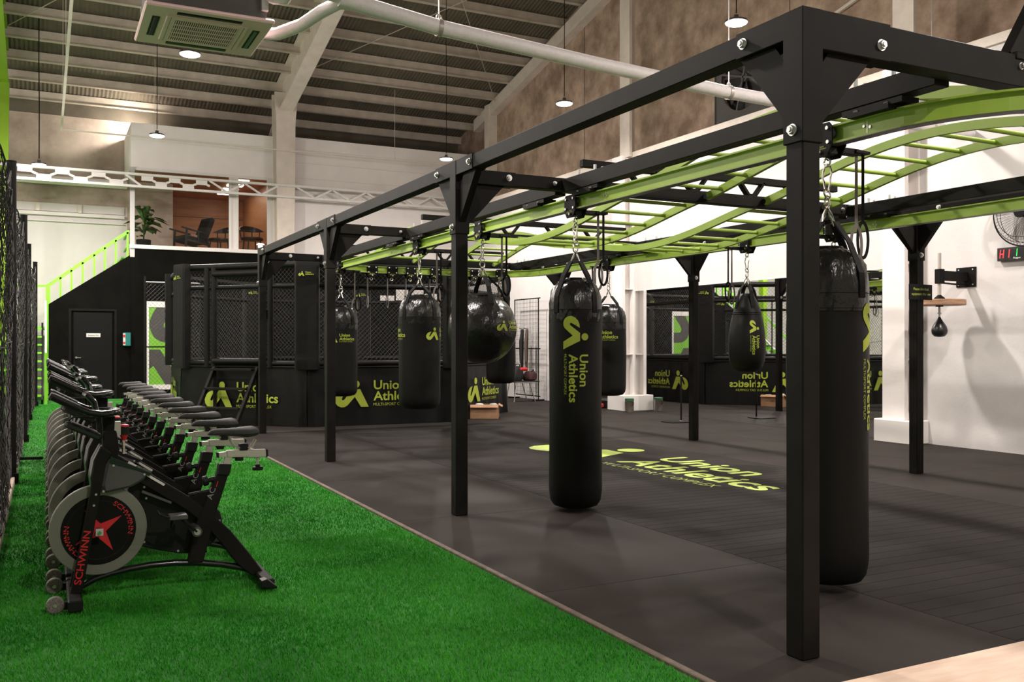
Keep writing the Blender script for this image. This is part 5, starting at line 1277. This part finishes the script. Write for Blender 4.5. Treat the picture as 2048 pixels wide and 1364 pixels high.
# folding stool with kit bags
fs_ = thing('folding_stool', 'small folding stool with pale legs beside the cage corner', 'stool', (9.72, 18.75, 0))
MB().span((-0.32, -0.20, 0.44), (0.36, 0.20, 0.47)).build('seat', clothblack, fs_, bevel=0.006)
for s in (-1, 1):
    MB().cyl((-0.22, s * 0.18, 0.44), (-0.30, s * 0.20, 0), 0.012, n=8).build('leg', chrome, fs_)
    MB().cyl((0.10, s * 0.18, 0.44), (0.24, s * 0.20, 0), 0.012, n=8).build('leg', chrome, fs_)
MB().cyl((-0.24, -0.19, 0.44), (0.24, -0.19, 0.44), 0.012, n=8).build('seat_bar', chrome, fs_)
def blob(name, label, loc, rx, ry, rz, mt, seed, rot=0.0):
    r_ = random.Random(seed); ph = [r_.uniform(0, 6) for _ in range(5)]
    t = thing(name, label, 'bag', loc, rot)
    prof = [(0.25, 0.0), (0.8, 0.02), (0.98, 0.15), (1.0, 0.4), (0.93, 0.7), (0.72, 0.9), (0.4, 0.985), (0.1, 1.0)]
    b = MB().lathe(prof, 28, fn=lambda r, z, t_: r * (1 + 0.07 * math.sin(3 * t_ + ph[0] + 4 * z) + 0.05 * math.sin(7 * t_ + ph[1] - 6 * z)))
    b.v = [(x * rx, y * ry, z * rz) for x, y, z in b.v]
    b.build('bag_body', mt, t, smooth=True)
    MB().tube([(-rx * 0.5, -ry * 0.3, rz * 0.8), (-rx * 0.25, -ry * 0.5, rz * 1.12), (rx * 0.25, -ry * 0.5, rz * 1.12), (rx * 0.5, -ry * 0.3, rz * 0.8)], 0.012, 6).build('handle', webbing, t)
    MB().tube([(-rx * 0.8, 0, rz * 0.72), (0, 0.0, rz * 1.005), (rx * 0.8, 0, rz * 0.72)], 0.006, 4).build('zip', palegrey, t)
    return t
blob('kit_bag', 'black kit bag lying on the folding stool', (9.55, 18.75, 0.472), 0.20, 0.17, 0.34, clothblack, 4, 0.3)
blob('kit_bag', 'dark red kit bag on the right end of the folding stool', (9.93, 18.75, 0.472), 0.17, 0.16, 0.22, M('maroon_cloth', (0.045, 0.012, 0.012), 0.8), 9, 0.8)
tag(MB().box((9.72, 18.66, 0.735), (0.22, 0.10, 0.08), Matrix.Rotation(0.2, 3, 'Z')).build('hand_wrap', redcloth, bevel=0.03), 'folded red cloth on top of the kit bags', 'cloth')
# tall black upright behind the cage
ub = thing('wall_upright', 'tall black steel upright standing between cage and white wall', 'upright', (10.1, 21.3, 0))
MB().span((-0.04, -0.04, 0), (0.04, 0.04, 2.85)).build('upright', matteblack, ub)
MB().span((-0.30, -0.03, 1.95), (-0.04, 0.03, 2.0)).span((-0.30, -0.03, 1.6), (-0.27, 0.03, 2.5)).build('hook_arm', matteblack, ub)
MB().span((-0.2, -0.2, 0), (0.2, 0.2, 0.02)).build('foot', matteblack, ub)
# carton
ct = thing('cardboard_box', 'low open cardboard box on the mats before the cage', 'box', (6.64, 14.77, 0), -math.atan2(0.23, 0.45))
w_, d_, h_ = 0.50, 0.50, 0.235
for nm, a, b in (('side', (0, 0, 0), (w_, 0.008, h_)), ('side', (0, d_ - 0.008, 0), (w_, d_, h_)), ('side', (0, 0, 0), (0.008, d_, h_)), ('side', (w_ - 0.008, 0, 0), (w_, d_, h_)), ('bottom', (0, 0, 0.0), (w_, d_, 0.008))):
    MB().span(a, b).build(nm, cardboard, ct)
MB().box((w_ / 2, -0.035, h_ - 0.01), (w_ * 0.98, 0.09, 0.006), Matrix.Rotation(0.5, 3, 'X')).build('flap', cardboard, ct)
MB().box((w_ + 0.03, d_ / 2, h_ - 0.008), (0.08, d_ * 0.96, 0.006), Matrix.Rotation(0.5, 3, 'Y')).build('flap', cardboard, ct)
decal('print', [rect(0.10, 0.115, 0.10, 0.004), rect(0.30, 0.115, 0.10, 0.004), fit_text('UNION', 0.21, 0.105, 0.08, 0.03, 0.02)], matteblack, ct, lambda u, v: (w_ + 0.002, u, v))
tag(MB().lathe([(0.06, 0), (0.08, 0.03), (0.06, 0.06), (0.02, 0.065)], 16, (6.86, 14.86, 0.20)).build('tape_roll', whiteprint, smooth=True), 'white roll lying in the open cardboard box', 'roll')
tag(MB().box((7.16, 14.92, 0.22), (0.14, 0.10, 0.06), Matrix.Rotation(0.5, 3, 'Z')).build('crumpled_wrap', palegrey, bevel=0.02), 'crumpled pale wrap in the open cardboard box', 'wrap')
# steel pail, dumbbell shelf, floor stand
pl_ = thing('steel_pail', 'brushed steel pail standing by the white column plinth', 'pail', (10.03, 14.85, 0))
MB().lathe([(0.075, 0), (0.082, 0.004), (0.088, 0.22), (0.092, 0.226), (0.085, 0.228), (0.08, 0.02)], 24).build('bucket', steel, pl_, smooth=True)
MB().lathe([(0.086, 0.228), (0.088, 0.262), (0.05, 0.268), (0.01, 0.268)], 24).build('lid', M('green_plastic', (0.02, 0.12, 0.05), 0.5), pl_, smooth=True)
MB().ring((0.0, -0.10, 0.17), 0.03, 0.006, (1, 0, 0), 14, 5).build('handle', matteblack, pl_)
sh_ = thing('wall_shelf', 'low black metal shelf behind the hanging bag by the column', 'shelf', (XR - 0.2, 16.5, 0))
for s in (-1, 1): MB().span((-0.16, s * 0.5 - 0.012, 0), (-0.13, s * 0.5 + 0.012, 0.34)).span((0.13, s * 0.5 - 0.012, 0), (0.16, s * 0.5 + 0.012, 0.34)).build('leg', matteblack, sh_)
for z in (0.12, 0.33): MB().span((-0.17, -0.52, z), (0.17, 0.52, z + 0.018)).build('shelf_board', matteblack, sh_)
tag(MB().box((XR - 0.28, 16.05, 0.055), (0.14, 0.20, 0.10)).build('floor_cloth', redcloth, bevel=0.03), 'red cloth bundle on the floor under the black shelf', 'cloth')
fst = thing('pole_stand', 'short black pole on a flat base before the mirror', 'stand', (9.55, 12.6, 0))
MB().span((-0.30, -0.16, 0), (0.06, 0.16, 0.014)).build('base_plate', matteblack, fst, bevel=0.003)
MB().cyl((0, 0, 0.01), (0, 0, 0.78), 0.014, n=10).build('pole', matteblack, fst)
MB().cyl((0, 0, 0.014), (0, 0, 0.03), 0.02, n=10).cyl((0, 0, 0.77), (0, 0, 0.79), 0.017, n=10).build('collar', zinc, fst)
# timber platform at the lower right
pf = thing('plywood_platform', 'pale plywood platform board in the lower right corner', 'platform', (4.9, 1.7, 0))
MB().span((-2.4, -1.0, 0.0), (2.4, 0.90, 0.016)).build('base_layer', plyedge, pf)
MB().span((-2.4, -1.0, 0.016), (2.4, 0.893, 0.024)).build('top_sheet', ply, pf)

# ------------------------------------------------------------------ floor lettering
fl = tag(MB().span((4.02, 6.30, 0.0002), (4.03, 6.31, 0.0004)).build('logo_anchor', matB), None) if False else None
u0, v0, s_ = 10.55, 5.30, 4.66
d_ = decal('floor_logo', logo2d(mark=True), limefloor, None, lambda u, v: (5.42 + v * 4.5, 10.53 - u * 4.62, 0.0032))
tag(d_, 'lime logo and lettering printed on the black floor mats', 'floor print')

# ------------------------------------------------------------------ furniture in the glass room
def armchair(loc, rz, label):
    t = thing('armchair', label, 'chair', loc, rz)
    for s in (-1, 1):
        MB().bar((-0.34, s * 0.30, 0), (-0.30, s * 0.30, 0.62), 0.04, 0.045).build('front_leg', darkwood, t)
        MB().bar((0.36, s * 0.30, 0), (0.22, s * 0.30, 0.56), 0.04, 0.045).build('back_leg', darkwood, t)
        MB().bar((-0.44, s * 0.30, 0.66), (0.26, s * 0.30, 0.54), 0.07, 0.03).build('armrest', darkwood, t)
        MB().bar((-0.32, s * 0.30, 0.36), (0.28, s * 0.30, 0.26), 0.03, 0.05).build('side_rail', darkwood, t)
        MB().bar((0.0, s * 0.30, 0.30), (0.02, s * 0.30, 0.58), 0.03, 0.03).build('spindle', darkwood, t)
    MB().box((-0.02, 0, 0.38), (0.62, 0.54, 0.12), Matrix.Rotation(0.16, 3, 'Y')).build('seat', clothblack, t, bevel=0.03)
    MB().box((0.36, 0, 0.68), (0.13, 0.54, 0.66), Matrix.Rotation(0.38, 3, 'Y')).build('backrest', clothblack, t, bevel=0.04)
    return t
armchair((3.38, 25.0, 3.6), 0.38, 'dark wooden armchair in the glass room')
tag(MB().box((3.44, 24.98, 4.06), (0.22, 0.10, 0.14), Matrix.Rotation(0.3, 3, 'Y')).build('cushion', M('patterned_cloth', (0.3, 0.05, 0.03), 0.8, nscale=30, col2=(0.6, 0.45, 0.4)), bevel=0.03), 'small red patterned cushion on the armchair', 'cushion')
def tubchair(loc, rz, label):
    t = thing('tub_chair', label, 'chair', loc, rz, 'round backed chairs in the glass room')
    pts = []; vs = []; fs = []; n = 16
    for i in range(n + 1):
        a = -0.2 + (PI + 0.4) * i / n
        for r, z in ((0.30, 0.62), (0.32, 0.62), (0.335, 0.62 + 0.16 * math.sin(max(0, min(PI, a)))), (0.31, 0.62 + 0.16 * math.sin(max(0, min(PI, a))))): vs.append((r * math.cos(a), r * math.sin(a), z + 0.05))
    for i in range(n):
        for m in range(4): fs.append((i * 4 + m, i * 4 + (m + 1) % 4, i * 4 + 4 + (m + 1) % 4, i * 4 + 4 + m))
    fs += [(0, 1, 2, 3), tuple(n * 4 + m for m in range(4))]
    MB().add(vs, fs).build('backrest', darkwood, t)
    MB().lathe([(0.10, 0.42), (0.27, 0.42), (0.29, 0.45), (0.27, 0.49), (0.1, 0.50)], 24).build('seat', darkwood, t)
    for a in (0.5, 1.2, 1.95, 2.65): MB().cyl((0.28 * math.cos(a), 0.28 * math.sin(a), 0.46), (0.31 * math.cos(a), 0.31 * math.sin(a), 0.70), 0.014, n=8).build('spindle', darkwood, t)
    for a in (0.8, 2.35, 3.9, 5.5): MB().cyl((0.22 * math.cos(a), 0.22 * math.sin(a), 0.44), (0.27 * math.cos(a), 0.27 * math.sin(a), 0), 0.018, n=8).build('leg', darkwood, t)
    return t
tubchair((4.12, 25.35, 3.6), -1.1, 'low dark round-backed chair cut by the white mullion')
tubchair((4.86, 24.75, 3.6), 0.2, 'large dark round-backed chair in the right pane of the glass room')
pt = thing('potted_plant', 'leafy green pot plant in the corner of the glass room', 'plant', (2.2, 24.75, 3.6))
MB().lathe([(0.12, 0), (0.15, 0.02), (0.18, 0.30), (0.16, 0.31), (0.14, 0.28)], 20).build('pot', matteblack, pt, smooth=True)
MB().cyl((0, 0, 0.25), (0.02, 0, 0.75), 0.02, 0.012, n=8).build('stem', darkwood, pt)
rr = random.Random(5)
for k in range(34):
    a = rr.uniform(0, 6.28); L = rr.uniform(0.20, 0.62); z = rr.uniform(0.35, 0.85); up_ = rr.uniform(-0.05, 0.45)
    e = Vector((math.cos(a), math.sin(a), 0)); sd = Vector((-e.y, e.x, 0)); b = Vector((0.01, 0, z)); tip = b + e * L + Vector((0, 0, up_ - 0.3 * L))
    m1 = b + e * L * 0.45 + Vector((0, 0, up_ * 0.9)); wd = rr.uniform(0.06, 0.12)
    vs = [b, m1 - sd * wd * 0.9, m1 + Vector((0, 0, -0.015)), m1 + sd * wd * 0.9, (m1 + tip) / 2 - sd * wd + Vector((0, 0, .03)), (m1 + tip) / 2 + sd * wd + Vector((0, 0, .03)), tip]
    MB().add(vs, [(0, 1, 2), (0, 2, 3), (1, 4, 2), (2, 5, 3), (2, 4, 6), (2, 6, 5)]).build('leaf', greenleaf, pt, recalc=False)
